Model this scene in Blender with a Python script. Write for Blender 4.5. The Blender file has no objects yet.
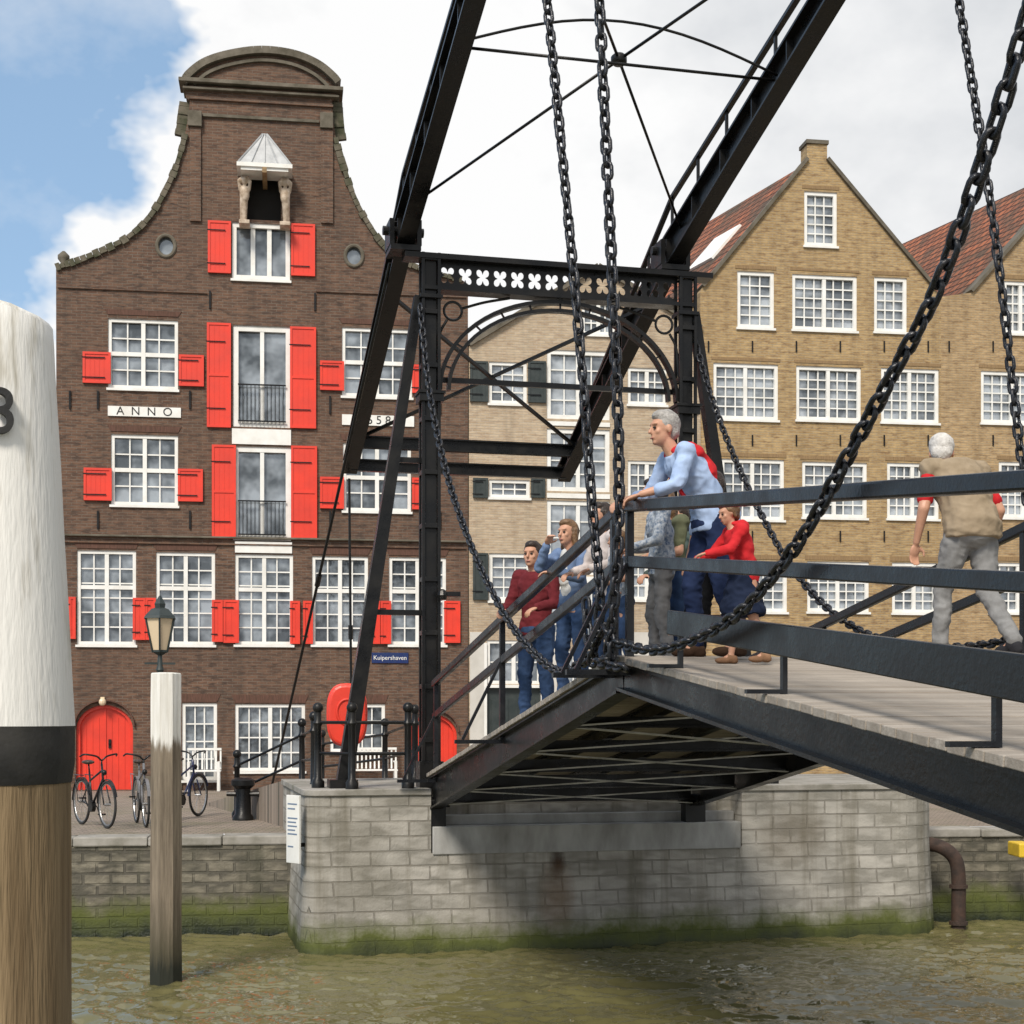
import bpy, bmesh, math, random
from mathutils import Vector, Matrix, noise
random.seed(7)
S=bpy.context.scene; COL=S.collection
F=1500.0; CX=512; HY=717; CH=3.03
V=Vector
PEND=[]; KILL=[]
# ------------------------------------------------------------------ materials
class NT:
    def __init__(s,name):
        s.m=bpy.data.materials.new(name); s.m.use_nodes=True; s.t=s.m.node_tree; s.t.nodes.clear()
        s.out=s.n('ShaderNodeOutputMaterial'); s.b=s.n('ShaderNodeBsdfPrincipled'); s.l(s.b.outputs[0],s.out.inputs[0])
    def n(s,ty,**k):
        x=s.t.nodes.new(ty)
        for a,b in k.items(): setattr(x,a,b)
        return x
    def l(s,a,b): s.t.links.new(a,b)
    def mix(s,f,a,b,mode='MIX'):
        x=s.n('ShaderNodeMix',data_type='RGBA',blend_type=mode)
        for i,v in ((0,f),(6,a),(7,b)):
            if hasattr(v,'is_linked'): s.l(v,x.inputs[i])
            else: x.inputs[i].default_value=v
        return x.outputs[2]
    def math(s,op,a,b=0,c=0,clamp=False):
        x=s.n('ShaderNodeMath',operation=op); x.use_clamp=clamp
        for i,v in enumerate((a,b,c)):
            if hasattr(v,'is_linked'): s.l(v,x.inputs[i])
            else: x.inputs[i].default_value=v
        return x.outputs[0]
    def noise(s,vec,scale,detail=4,rough=.6):
        x=s.n('ShaderNodeTexNoise'); x.inputs['Scale'].default_value=scale; x.inputs['Detail'].default_value=min(detail,6)
        x.inputs['Roughness'].default_value=rough; s.l(vec,x.inputs['Vector']); return x.outputs['Fac']
    def ramp(s,f,a,b,ca=(0,0,0,1),cb=(1,1,1,1)):
        x=s.n('ShaderNodeValToRGB'); 
        if a>b: a,b,ca,cb=b,a,cb,ca
        x.color_ramp.elements[0].position=a; x.color_ramp.elements[1].position=b
        x.color_ramp.elements[0].color=ca; x.color_ramp.elements[1].color=cb; s.l(f,x.inputs[0]); return x.outputs[0]
    def bump(s,h,strength,dist=.02,prev=None):
        x=s.n('ShaderNodeBump'); x.inputs['Strength'].default_value=strength; x.inputs['Distance'].default_value=dist
        s.l(h,x.inputs['Height'])
        if prev: s.l(prev,x.inputs['Normal'])
        return x.outputs[0]
    def coord(s,scale=(1,1,1)):
        c=s.n('ShaderNodeTexCoord'); m=s.n('ShaderNodeMapping'); m.inputs['Scale'].default_value=scale
        s.l(c.outputs['Object'],m.inputs[0]); return m.outputs[0]
def C(c): return (c[0],c[1],c[2],1)
def basic(name,c1,c2=None,rough=.6,metal=0,scale=5,bump=.15,bscale=60,stretch=(1,1,1),spec=.5,dist=.01,lo=.35,hi=.68):
    n=NT(name); c2=c2 or [x*.7 for x in c1]; co=n.coord(stretch)
    f=n.noise(co,scale); f=n.ramp(f,lo,hi); n.l(n.mix(f,C(c1),C(c2)),n.b.inputs['Base Color'])
    f2=n.noise(co,bscale,2); n.l(n.bump(f2,bump,dist),n.b.inputs['Normal'])
    r=n.math('MULTIPLY_ADD',f,.2,rough-.1,True); n.l(r,n.b.inputs['Roughness'])
    n.b.inputs['Metallic'].default_value=metal; n.b.inputs['Specular IOR Level'].default_value=spec
    return n.m
def brick(name,c1,c2,c3,mortar,bw=.22,rh=.07,ms=.008,algae=None,big=.35,bumpd=.012,grime=(.05,.045,.035),gamt=.6,streak=.35,lightb=.6,c3r=(.5,.6),stain=None):
    n=NT(name); c=n.n('ShaderNodeTexCoord'); sp=n.n('ShaderNodeSeparateXYZ'); n.l(c.outputs['Object'],sp.inputs[0])
    u=n.math('ADD',sp.outputs[0],sp.outputs[1]); cb=n.n('ShaderNodeCombineXYZ'); n.l(u,cb.inputs[0]); n.l(sp.outputs[2],cb.inputs[1])
    wob=n.n('ShaderNodeTexNoise'); wob.inputs['Scale'].default_value=1.5; n.l(cb.outputs[0],wob.inputs['Vector'])
    va=n.n('ShaderNodeVectorMath',operation='MULTIPLY_ADD'); n.l(wob.outputs['Color'],va.inputs[0]); va.inputs[1].default_value=(.03,.03,0); n.l(cb.outputs[0],va.inputs[2])
    b=n.n('ShaderNodeTexBrick'); n.l(va.outputs[0],b.inputs['Vector'])
    b.inputs['Color1'].default_value=C(c1); b.inputs['Color2'].default_value=C(c2); b.inputs['Mortar'].default_value=C(mortar)
    b.inputs['Scale'].default_value=1; b.inputs['Mortar Size'].default_value=ms; b.inputs['Mortar Smooth'].default_value=.3
    b.inputs['Brick Width'].default_value=bw; b.inputs['Row Height'].default_value=rh
    nm=n.n('ShaderNodeMapping'); nm.inputs['Scale'].default_value=(1/bw,1/rh,1); n.l(va.outputs[0],nm.inputs[0])
    nz=n.noise(nm.outputs[0],.8,2,.7)
    col=n.mix(n.ramp(nz,*c3r),b.outputs['Color'],C(c3))
    col=n.mix(n.math('MULTIPLY',n.ramp(nz,.34,.44,(1,1,1,1),(0,0,0,1)),lightb),col,C([x*1.5 for x in c2]))
    g=n.ramp(n.noise(c.outputs['Object'],.9,6,.65),.42,.75); gm=n.math('MULTIPLY',g,gamt)
    col=n.mix(gm,col,C(grime))
    g2=n.ramp(n.noise(c.outputs['Object'],.35,3),.3,.7); col=n.mix(n.math('MULTIPLY',g2,big),col,C([x*1.4 for x in c2]))
    st=n.n('ShaderNodeMapping'); st.inputs['Scale'].default_value=(2.2,2.2,.14); n.l(c.outputs['Object'],st.inputs[0])
    sm=n.ramp(n.noise(st.outputs[0],1.5,5),.5,.72); col=n.mix(n.math('MULTIPLY',sm,streak),col,C(grime))
    if stain:
        for (sx,sz,w_,h_,cc_,am) in stain:
            dx=n.math('DIVIDE',n.math('SUBTRACT',sp.outputs[0],sx),w_); dz=n.math('DIVIDE',n.math('SUBTRACT',sp.outputs[2],sz),h_)
            d=n.math('ADD',n.math('MULTIPLY',dx,dx),n.math('MULTIPLY',dz,dz)); d=n.math('ADD',d,n.math('MULTIPLY',n.noise(c.outputs['Object'],5,5,.7),1.2))
            col=n.mix(n.math('MULTIPLY',n.ramp(n.math('MULTIPLY',d,.4),.2,.62,(1,1,1,1),(0,0,0,1)),am),col,C(cc_))
    if algae:
        z=sp.outputs[2]; nn=n.noise(c.outputs['Object'],1.6,6,.7)
        a=n.math('MULTIPLY_ADD',nn,.75,z); m1=n.ramp(a,algae[0],algae[1],(1,1,1,1),(0,0,0,1))
        col=n.mix(m1,col,(.085,.1,.018,1))
        m2=n.ramp(a,algae[0]-.3,algae[0]+.03,(1,1,1,1),(0,0,0,1)); col=n.mix(m2,col,(.012,.018,.009,1))
        n.l(n.math('MULTIPLY_ADD',m2,-.5,.85),n.b.inputs['Roughness'])
    else: n.b.inputs['Roughness'].default_value=.85
    n.l(col,n.b.inputs['Base Color'])
    n.l(n.bump(n.math('MULTIPLY_ADD',n.noise(c.outputs['Object'],30,3),.3,n.math('SUBTRACT',1.0,b.outputs['Fac'])),.8,bumpd),n.b.inputs['Normal'])
    return n.m
M={}
M['iron']=basic('black_iron_paint',(.0045,.005,.006),(.013,.0125,.012),rough=.33,scale=3,bump=.2,bscale=25,spec=.32)
M['iron2']=basic('blue_black_iron',(.006,.007,.01),(.015,.016,.018),rough=.33,scale=6,bump=.2,bscale=40,spec=.36)
M['brace']=basic('grey_steel_brace',(.6,.6,.58),(.35,.35,.34),rough=.6)
M['chain']=basic('chain_iron',(.012,.015,.022),(.03,.03,.033),rough=.32,metal=.35,scale=30,bump=.3,bscale=90)
M['brickA']=brick('dark_brown_brick',(.095,.048,.03),(.145,.08,.05),(.05,.032,.024),(.16,.135,.11),gamt=.45,big=.22,lightb=.45,grime=(.04,.03,.024),c3r=(.5,.66),rh=.065)
M['brickB']=brick('pale_brick',(.38,.285,.19),(.49,.39,.275),(.3,.205,.14),(.45,.39,.31),gamt=.25,big=.2,grime=(.15,.12,.09),lightb=.25,c3r=(.5,.75),rh=.06,bw=.2)
M['brickC']=brick('yellow_brown_brick',(.34,.225,.1),(.43,.3,.145),(.2,.12,.06),(.36,.29,.2),gamt=.33,big=.15,grime=(.14,.095,.05),lightb=.35,c3r=(.5,.7),rh=.06,bw=.2)
M['brickD']=brick('old_yellow_brick',(.35,.235,.115),(.43,.3,.16),(.2,.125,.065),(.36,.29,.2),gamt=.4,big=.15,grime=(.14,.095,.05),lightb=.35,c3r=(.5,.7),rh=.06,bw=.2)
M['pier']=brick('grey_stone_blocks',(.29,.275,.245),(.38,.36,.325),(.19,.18,.155),(.17,.155,.13),bw=.5,rh=.19,ms=.012,algae=(.56,.86),gamt=.65,bumpd=.03,grime=(.13,.115,.08),streak=.75,lightb=.35,c3r=(.47,.6),
   stain=[(1.62,1.12,.13,.26,(.03,.015,.009),.95),(1.6,.65,.3,.6,(.17,.1,.05),.65),(4.9,1.4,.6,.5,(.13,.1,.06),.4),(-.9,.9,.5,.5,(.15,.14,.11),.5)])
M['quay']=brick('dark_quay_masonry',(.13,.115,.09),(.2,.18,.14),(.06,.055,.045),(.075,.068,.055),bw=.37,rh=.15,ms=.02,algae=(.7,1.15),gamt=.7,bumpd=.05,grime=(.05,.05,.03),streak=.6,c3r=(.46,.6))
M['cope']=basic('stone_coping',(.36,.34,.31),(.18,.17,.14),rough=.85,scale=2.5,bump=.4,bscale=30)
M['conc']=basic('pale_concrete',(.42,.42,.41),(.2,.195,.18),rough=.85,scale=2,bump=.3,bscale=50,stretch=(1,1,.4))
M['white']=basic('white_paint',(.82,.82,.8),(.7,.69,.65),rough=.5,scale=3,bump=.08,bscale=60)
M['oldwhite']=basic('weathered_white_paint',(.76,.75,.72),(.4,.37,.3),rough=.65,scale=2.6,bump=.35,bscale=14,stretch=(4,4,.6),lo=.56,hi=.7,dist=.012)
M['red']=basic('red_shutter_paint',(.76,.05,.025),(.62,.038,.02),rough=.42,scale=2,bump=.1,bscale=60)
M['dkgreen']=basic('dark_green_paint',(.02,.03,.03),(.035,.045,.045),rough=.5)
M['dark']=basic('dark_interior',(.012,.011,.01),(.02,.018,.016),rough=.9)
M['oak']=basic('oak_beam',(.3,.2,.1),(.17,.11,.06),rough=.8,scale=5,stretch=(1,1,4))
M['statue']=basic('cream_carved_wood',(.6,.5,.4),(.3,.22,.15),rough=.7,scale=8)
M['lead']=basic('pale_lead_roof',(.5,.51,.52),(.36,.37,.38),rough=.5)
M['sand']=basic('sandstone_trim',(.15,.13,.1),(.08,.07,.05),rough=.85,scale=3,bump=.4,bscale=30)
M['moss']=basic('mossy_brick_edge',(.13,.11,.08),(.05,.055,.03),rough=.9,scale=4,bump=.6,bscale=25)
M['postwood']=basic('weathered_timber',(.28,.2,.11),(.12,.08,.04),rough=.85,scale=3,bump=.6,bscale=14,stretch=(5,5,.35),dist=.015,lo=.3,hi=.7)
def slimpost():
    n=NT('painted_and_bare_timber'); c=n.n('ShaderNodeTexCoord'); sp=n.n('ShaderNodeSeparateXYZ'); n.l(c.outputs['Object'],sp.inputs[0])
    m=n.n('ShaderNodeMapping'); m.inputs['Scale'].default_value=(9,9,.5); n.l(c.outputs['Object'],m.inputs[0]); f=n.noise(m.outputs[0],2.5,6,.7)
    wood=n.ramp(f,.3,.7,(.09,.07,.05,1),(.27,.22,.16,1)); paint=n.ramp(f,.35,.7,(.62,.6,.55,1),(.8,.79,.76,1))
    a=n.math('MULTIPLY_ADD',f,.6,sp.outputs[2]); col=n.mix(n.ramp(n.math('MULTIPLY',a,.2),.6,.62),wood,paint)
    col=n.mix(n.ramp(n.math('MULTIPLY',a,.2),.14,.26,(1,1,1,1),(0,0,0,1)),col,(.07,.06,.035,1)); col=n.mix(n.ramp(n.math('MULTIPLY',a,.2),.1,.14,(1,1,1,1),(0,0,0,1)),col,(.014,.016,.009,1))
    n.l(col,n.b.inputs['Base Color']); n.b.inputs['Roughness'].default_value=.8; n.l(n.bump(f,.6,.02),n.b.inputs['Normal']); return n.m
M['slim']=slimpost()
M['wetwood']=basic('wet_algae_timber',(.04,.045,.015),(.02,.018,.012),rough=.4,scale=5,bump=.5,bscale=20)
M['plaster']=basic('grey_white_plaster',(.62,.6,.56),(.47,.45,.41),rough=.85,scale=1.5)
M['bandblack']=basic('black_band_paint',(.01,.01,.01),(.035,.033,.03),rough=.6,scale=4,bump=.3,bscale=20)
M['ink']=basic('black_ink',(.012,.012,.012),(.02,.02,.02),rough=.6)
M['blue']=basic('blue_enamel',(.01,.025,.12),(.012,.03,.11),rough=.3)
M['sblue']=basic('blue_grey_writing',(.14,.2,.3),(.16,.21,.3),rough=.5)
M['yellow']=basic('yellow_paint',(.75,.5,.03),(.6,.4,.03),rough=.5)
M['rust']=basic('rusty_pipe_steel',(.06,.032,.022),(.028,.02,.017),rough=.8,scale=6,bump=.5,bscale=30)
M['rubber']=basic('tyre_rubber',(.02,.02,.02),(.03,.03,.03),rough=.8)
M['chrome']=basic('bike_steel',(.5,.5,.5),(.4,.4,.4),rough=.3,metal=.9)
M['leather']=basic('saddle_leather',(.06,.035,.02),(.03,.02,.015),rough=.5)
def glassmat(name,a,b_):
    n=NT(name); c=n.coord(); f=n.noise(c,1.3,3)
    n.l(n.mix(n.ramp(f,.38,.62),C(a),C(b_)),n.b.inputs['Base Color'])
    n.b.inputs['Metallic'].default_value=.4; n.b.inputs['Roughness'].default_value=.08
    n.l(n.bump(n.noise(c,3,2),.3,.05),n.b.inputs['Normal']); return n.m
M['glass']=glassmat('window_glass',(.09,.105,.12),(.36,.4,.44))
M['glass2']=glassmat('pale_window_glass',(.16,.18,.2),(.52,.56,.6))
def lampglass():
    n=NT('frosted_lamp_glass'); n.b.inputs['Base Color'].default_value=(.68,.55,.38,1); n.b.inputs['Roughness'].default_value=.25; return n.m
M['lampglass']=lampglass()
def tilemat():
    n=NT('red_roof_tiles'); c=n.n('ShaderNodeTexCoord'); sp=n.n('ShaderNodeSeparateXYZ'); n.l(c.outputs['Object'],sp.inputs[0])
    cb=n.n('ShaderNodeCombineXYZ'); n.l(n.math('ADD',sp.outputs[1],n.math('MULTIPLY',sp.outputs[0],.3)),cb.inputs[0]); n.l(sp.outputs[2],cb.inputs[1])
    b=n.n('ShaderNodeTexBrick'); n.l(cb.outputs[0],b.inputs[0]); b.offset=0
    b.inputs['Color1'].default_value=(.38,.12,.05,1); b.inputs['Color2'].default_value=(.2,.07,.035,1); b.inputs['Mortar'].default_value=(.035,.015,.012,1)
    b.inputs['Scale'].default_value=1; b.inputs['Brick Width'].default_value=.26; b.inputs['Row Height'].default_value=.2; b.inputs['Mortar Size'].default_value=.035; b.inputs['Mortar Smooth'].default_value=1
    g=n.ramp(n.noise(c.outputs['Object'],1.2,6),.42,.68); n.l(n.mix(g,b.outputs[0],(.08,.055,.035,1)),n.b.inputs['Base Color'])
    n.l(n.bump(n.math('SUBTRACT',1.0,b.outputs['Fac']),1,.05),n.b.inputs['Normal']); n.b.inputs['Roughness'].default_value=.8; return n.m
M['tile']=tilemat()
def deckmat():
    n=NT('weathered_deck_planks'); c=n.n('ShaderNodeTexCoord'); m=n.n('ShaderNodeMapping'); m.inputs['Scale'].default_value=(.6,7,7); n.l(c.outputs['Object'],m.inputs[0])
    f=n.noise(m.outputs[0],4,6,.7); col=n.ramp(f,.3,.72,(.24,.205,.17,1),(.48,.43,.37,1))
    m2=n.n('ShaderNodeMapping'); m2.inputs['Scale'].default_value=(.05,6.2,.05); n.l(c.outputs['Object'],m2.inputs[0])
    g=n.noise(m2.outputs[0],1,0); col=n.mix(n.math('MULTIPLY',n.ramp(g,.3,.7),.65),col,(.22,.185,.15,1)); n.l(col,n.b.inputs['Base Color'])
    n.b.inputs['Roughness'].default_value=.85; n.l(n.bump(f,.5,.01),n.b.inputs['Normal']); return n.m
M['deck']=deckmat()
def watermat():
    n=NT('murky_green_water'); c=n.coord((1,1.6,1))
    f=n.noise(c,.25,2); n.l(n.mix(n.ramp(f,.3,.7),(.115,.102,.042,1),(.14,.128,.055,1)),n.b.inputs['Base Color'])
    n.b.inputs['Roughness'].default_value=.02; n.b.inputs['IOR'].default_value=1.42; n.b.inputs['Specular IOR Level'].default_value=1.0
    a=n.bump(n.noise(c,7,2,.5),.4,.015); n.l(a,n.b.inputs['Normal']); return n.m
M['water']=watermat()
def cloth(name,c,c2=None,scale=6): return basic(name,c,c2 or [x*.65 for x in c],rough=.9,scale=scale,bump=.35,bscale=9,spec=.15,dist=.03)
M['skin']=basic('skin',(.55,.3,.2),(.48,.25,.16),rough=.55,scale=6,bump=.1)
# ------------------------------------------------------------------ mesh builder
class MB:
    def __init__(s): s.v=[]; s.f=[]
    def add(s,vs,fs):
        o=len(s.v); s.v+=[tuple(v) for v in vs]; s.f+=[tuple(i+o for i in f) for f in fs]
    def box(s,x0,y0,z0,x1,y1,z1):
        s.add([(x0,y0,z0),(x1,y0,z0),(x1,y1,z0),(x0,y1,z0),(x0,y0,z1),(x1,y0,z1),(x1,y1,z1),(x0,y1,z1)],
              [(0,3,2,1),(4,5,6,7),(0,1,5,4),(1,2,6,5),(2,3,7,6),(3,0,4,7)])
    def beam(s,p,q,w,h,up=(0,0,1),w2=None,h2=None):
        p=V(p);q=V(q);d=(q-p).normalized();up=V(up)
        if abs(d.dot(up))>.98: up=V((0,1,0))
        a=d.cross(up).normalized();b=a.cross(d).normalized(); w2=w if w2 is None else w2; h2=h if h2 is None else h2
        vs=[]
        for c,ww,hh in ((p,w,h),(q,w2,h2)):
            for i,j in ((-1,-1),(1,-1),(1,1),(-1,1)): vs.append(c+a*i*ww/2+b*j*hh/2)
        s.add(vs,[(0,1,2,3),(7,6,5,4),(0,4,5,1),(1,5,6,2),(2,6,7,3),(3,7,4,0)])
    def ibeam(s,p,q,w,h,h2=None,t=.03,up=(0,0,1)):
        p=V(p);q=V(q);d=(q-p).normalized();a=d.cross(V(up)).normalized();b=a.cross(d).normalized();h2=h2 or h
        s.beam(p+b*(h/2-t/2),q+b*(h2/2-t/2),w,t,up); s.beam(p-b*(h/2-t/2),q-b*(h2/2-t/2),w,t,up)
        s.beam(p,q,t,h-2*t,up,t,h2-2*t)
    def tube(s,pts,r,n=8,closed=False):
        pts=[V(p) for p in pts]; k=len(pts); vs=[];fs=[]; prev=None
        for i,p in enumerate(pts):
            if closed: d=pts[(i+1)%k]-pts[i-1]
            else: d=pts[min(i+1,k-1)]-pts[max(i-1,0)]
            d.normalize()
            if prev is None: a=d.orthogonal().normalized()
            else:
                a=prev-d*prev.dot(d); a.normalize()
            prev=a; b=d.cross(a); rr=r[i] if isinstance(r,(list,tuple)) else r
            for j in range(n):
                t=2*math.pi*j/n; vs.append(p+a*math.cos(t)*rr+b*math.sin(t)*rr)
        m=k if closed else k-1
        for i in range(m):
            for j in range(n):
                i2=(i+1)%k; fs.append((i*n+j,i*n+(j+1)%n,i2*n+(j+1)%n,i2*n+j))
        if not closed: fs.append(tuple(range(n))[::-1]); fs.append(tuple((k-1)*n+j for j in range(n)))
        s.add(vs,fs)
    def lathe(s,c,prof,n=16):
        c=V(c); vs=[];fs=[];k=len(prof)
        for r,z in prof:
            for j in range(n): t=2*math.pi*(j+.5)/n; vs.append(c+V((math.cos(t)*r,math.sin(t)*r,z)))
        for i in range(k-1):
            for j in range(n): fs.append((i*n+j,i*n+(j+1)%n,(i+1)*n+(j+1)%n,(i+1)*n+j))
        fs.append(tuple(range(n))[::-1]); fs.append(tuple((k-1)*n+j for j in range(n))); s.add(vs,fs)
    def ell(s,c,r,M3=None,n=12):
        c=V(c); vs=[];fs=[]; R=n//2+1
        r=(r,r,r) if not isinstance(r,(tuple,list)) else r
        for i in range(1,R):
            ph=math.pi*i/R
            for j in range(n):
                t=2*math.pi*j/n; p=V((r[0]*math.sin(ph)*math.cos(t),r[1]*math.sin(ph)*math.sin(t),r[2]*math.cos(ph)))
                vs.append(c+(M3@p if M3 else p))
        top=len(vs); p=V((0,0,r[2])); vs.append(c+(M3@p if M3 else p)); vs.append(c-(M3@p if M3 else p))
        for i in range(R-2):
            for j in range(n): fs.append((i*n+j,(i+1)*n+j,(i+1)*n+(j+1)%n,i*n+(j+1)%n))
        for j in range(n):
            fs.append((top,j,(j+1)%n)); fs.append((top+1,(R-2)*n+(j+1)%n,(R-2)*n+j))
        s.add(vs,fs)
    def cap(s,p,q,r0,r1,n=10):
        s.ell(p,r0*1.0,n=n); s.ell(q,r1*1.0,n=n); s.tube([p,q],[r0*.985,r1*.985],n=n)
    def prism(s,poly,y0,y1):
        k=len(poly); vs=[(x,y0,z) for x,z in poly]+[(x,y1,z) for x,z in poly]
        fs=[tuple(range(k)),tuple(range(2*k-1,k-1,-1))]+[(i,k+i,k+(i+1)%k,(i+1)%k) for i in range(k)]
        s.add(vs,fs)
    def prismz(s,poly,z0,z1,sc=None):
        k=len(poly); vs=[(x,y,z0) for x,y in (sc or poly)]+[(x,y,z1) for x,y in poly]
        fs=[tuple(range(k))[::-1],tuple(range(k,2*k))]+[(i,(i+1)%k,k+(i+1)%k,k+i) for i in range(k)]
        s.add(vs,fs)
    def mesh(s,name):
        m=bpy.data.meshes.new(name); m.from_pydata(s.v,[],s.f)
        b=bmesh.new(); b.from_mesh(m); bmesh.ops.recalc_face_normals(b,faces=b.faces); b.to_mesh(m); b.free(); return m
    def obj(s,name,mat,parent=None,smooth=False,bevel=0):
        m=s.mesh(name); o=bpy.data.objects.new(name,m); COL.objects.link(o); m.materials.append(mat)
        if parent: o.parent=parent
        if smooth: m.polygons.foreach_set('use_smooth',[True]*len(m.polygons))
        if smooth=='auto': m.set_sharp_from_angle(angle=math.radians(40))
        if bevel:
            b=o.modifiers.new('bevel','BEVEL'); b.width=bevel; b.segments=2; b.limit_method='ANGLE'
        return o
def crom(P,n=12):
    P=[V(p) for p in P]; Q=[2*P[0]-P[1]]+P+[2*P[-1]-P[-2]]; o=[]
    for i in range(1,len(Q)-2):
        for k in range(n):
            t=k/n; a,b_,c,d=Q[i-1:i+3]; o.append(.5*((2*b_)+(c-a)*t+(2*a-5*b_+4*c-d)*t*t+(3*b_-a-3*c+d)*t**3))
    o.append(P[-1]); return o
def bake_all():
    bpy.context.view_layer.update(); dg=bpy.context.evaluated_depsgraph_get(); out=[]
    for o,disp,sm in PEND: out.append(bpy.data.meshes.new_from_object(o.evaluated_get(dg)))
    for (o,disp,sm),me in zip(PEND,out):
        o.modifiers.clear(); nm=o.data.name; o.data=me; me.name=nm
        if disp:
            N_=len(me.vertices); co_=[0.0]*(3*N_); me.vertices.foreach_get('co',co_); no=[c for v in me.vertices for c in v.normal]
            for i in range(0,len(co_),3):
                x,y,z=co_[i:i+3]; q=noise.noise(V((x*7,y*7,z*11))); q2=1-abs(noise.noise(V((x*11+4,y*11,z*17))))*2.2; d=disp*(q*.7+q2*.45-.2)
                co_[i]+=no[i]*d; co_[i+1]+=no[i+1]*d; co_[i+2]+=no[i+2]*d
            me.vertices.foreach_set('co',co_)
        if sm: me.polygons.foreach_set('use_smooth',[True]*len(me.polygons))
    for o in KILL: bpy.data.objects.remove(o)
def tag(o,label,cat=None,group=None,kind=None):
    o['label']=label
    if cat: o['category']=cat
    if group: o['group']=group
    if kind: o['kind']=kind
    return o
def root(name,loc,ang,label,cat,**k):
    e=bpy.data.objects.new(name,None); COL.objects.link(e); e.location=loc; e.rotation_euler=(0,0,ang); e.empty_display_size=.3
    return tag(e,label,cat,**k)
def text(body,size,mat,parent,loc,rot,name='lettering',ext=.004):
    c=bpy.data.curves.new(name,'FONT'); c.body=body; c.size=size; c.extrude=ext; c.align_x='CENTER'; c.align_y='CENTER'
    o=bpy.data.objects.new(name,c); COL.objects.link(o)
    dg=bpy.context.evaluated_depsgraph_get(); me=bpy.data.meshes.new_from_object(o.evaluated_get(dg)); bpy.data.objects.remove(o)
    me.materials.clear(); me.materials.append(mat); o=bpy.data.objects.new(name,me); COL.objects.link(o); o.parent=parent; o.location=loc; o.rotation_euler=rot; return o
R90=(math.pi/2,0,0)
# ------------------------------------------------------------------ camera, light, sky
cam=bpy.data.cameras.new('camera'); co=bpy.data.objects.new('camera',cam); COL.objects.link(co); co.location=(0,0,CH); co.rotation_euler=(math.pi/2,0,0)
cam.lens=F/1024*36; cam.sensor_width=36; cam.shift_y=205/1024; cam.clip_end=3000; cam.clip_start=.1; S.camera=co
S.view_settings.view_transform='Standard'
sd=V((-.25,-.66,.7)).normalized(); el=math.asin(sd.z)
L=bpy.data.lights.new('sun','SUN'); L.energy=3.7; L.angle=math.radians(16); L.color=(1,.92,.8); lo=bpy.data.objects.new('sun',L); COL.objects.link(lo)
lo.rotation_euler=sd.to_track_quat('Z','Y').to_euler(); lo.location=(-20,-20,30)
w=bpy.data.worlds.new('World'); S.world=w; w.use_nodes=True; t=w.node_tree; t.nodes.clear()
class WN(NT):
    def __init__(s,t): s.t=t
n=WN(t); out=n.n('ShaderNodeOutputWorld'); bg=n.n('ShaderNodeBackground'); n.l(bg.outputs[0],out.inputs[0]); bg.inputs[1].default_value=.15
sky=n.n('ShaderNodeTexSky',sky_type='NISHITA'); sky.sun_disc=False; sky.sun_elevation=el; sky.sun_rotation=math.atan2(sd.x,sd.y); sky.air_density=1.0; sky.dust_density=1.0; sky.altitude=0
tc=n.n('ShaderNodeTexCoord'); mp=n.n('ShaderNodeMapping'); mp.inputs['Scale'].default_value=(1,1,1.5); mp.inputs['Location'].default_value=(.3,.1,.2); n.l(tc.outputs['Generated'],mp.inputs[0])
sp=n.n('ShaderNodeSeparateXYZ'); n.l(tc.outputs['Generated'],sp.inputs[0])
n1=n.noise(mp.outputs[0],3.2,6,.6); n2=n.noise(mp.outputs[0],4.2,6,.55)
g=n.math('MULTIPLY_ADD',sp.outputs[0],4.4,1.1); g=n.math('ADD',g,n.math('MULTIPLY_ADD',n1,2.0,-1.0)); g=n.math('MINIMUM',g,n.math('MULTIPLY_ADD',n1,2.0,.2))
m=n.ramp(g,.02,.15)
wisps=n.math('MULTIPLY',n.ramp(n.noise(mp.outputs[0],5.5,6,.6),.42,.75),.6); m=n.math('MAXIMUM',m,wisps)
bright=n.math('MULTIPLY_ADD',sp.outputs[0],-.5,n2); cc=n.ramp(bright,.3,.55,(4.5,4.65,4.85,1),(6.6,6.6,6.6,1))
blue=n.mix(.45,sky.outputs[0],(2.7,4.2,5.9,1))
col=n.mix(m,blue,cc); n.l(col,bg.inputs[0])
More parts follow.
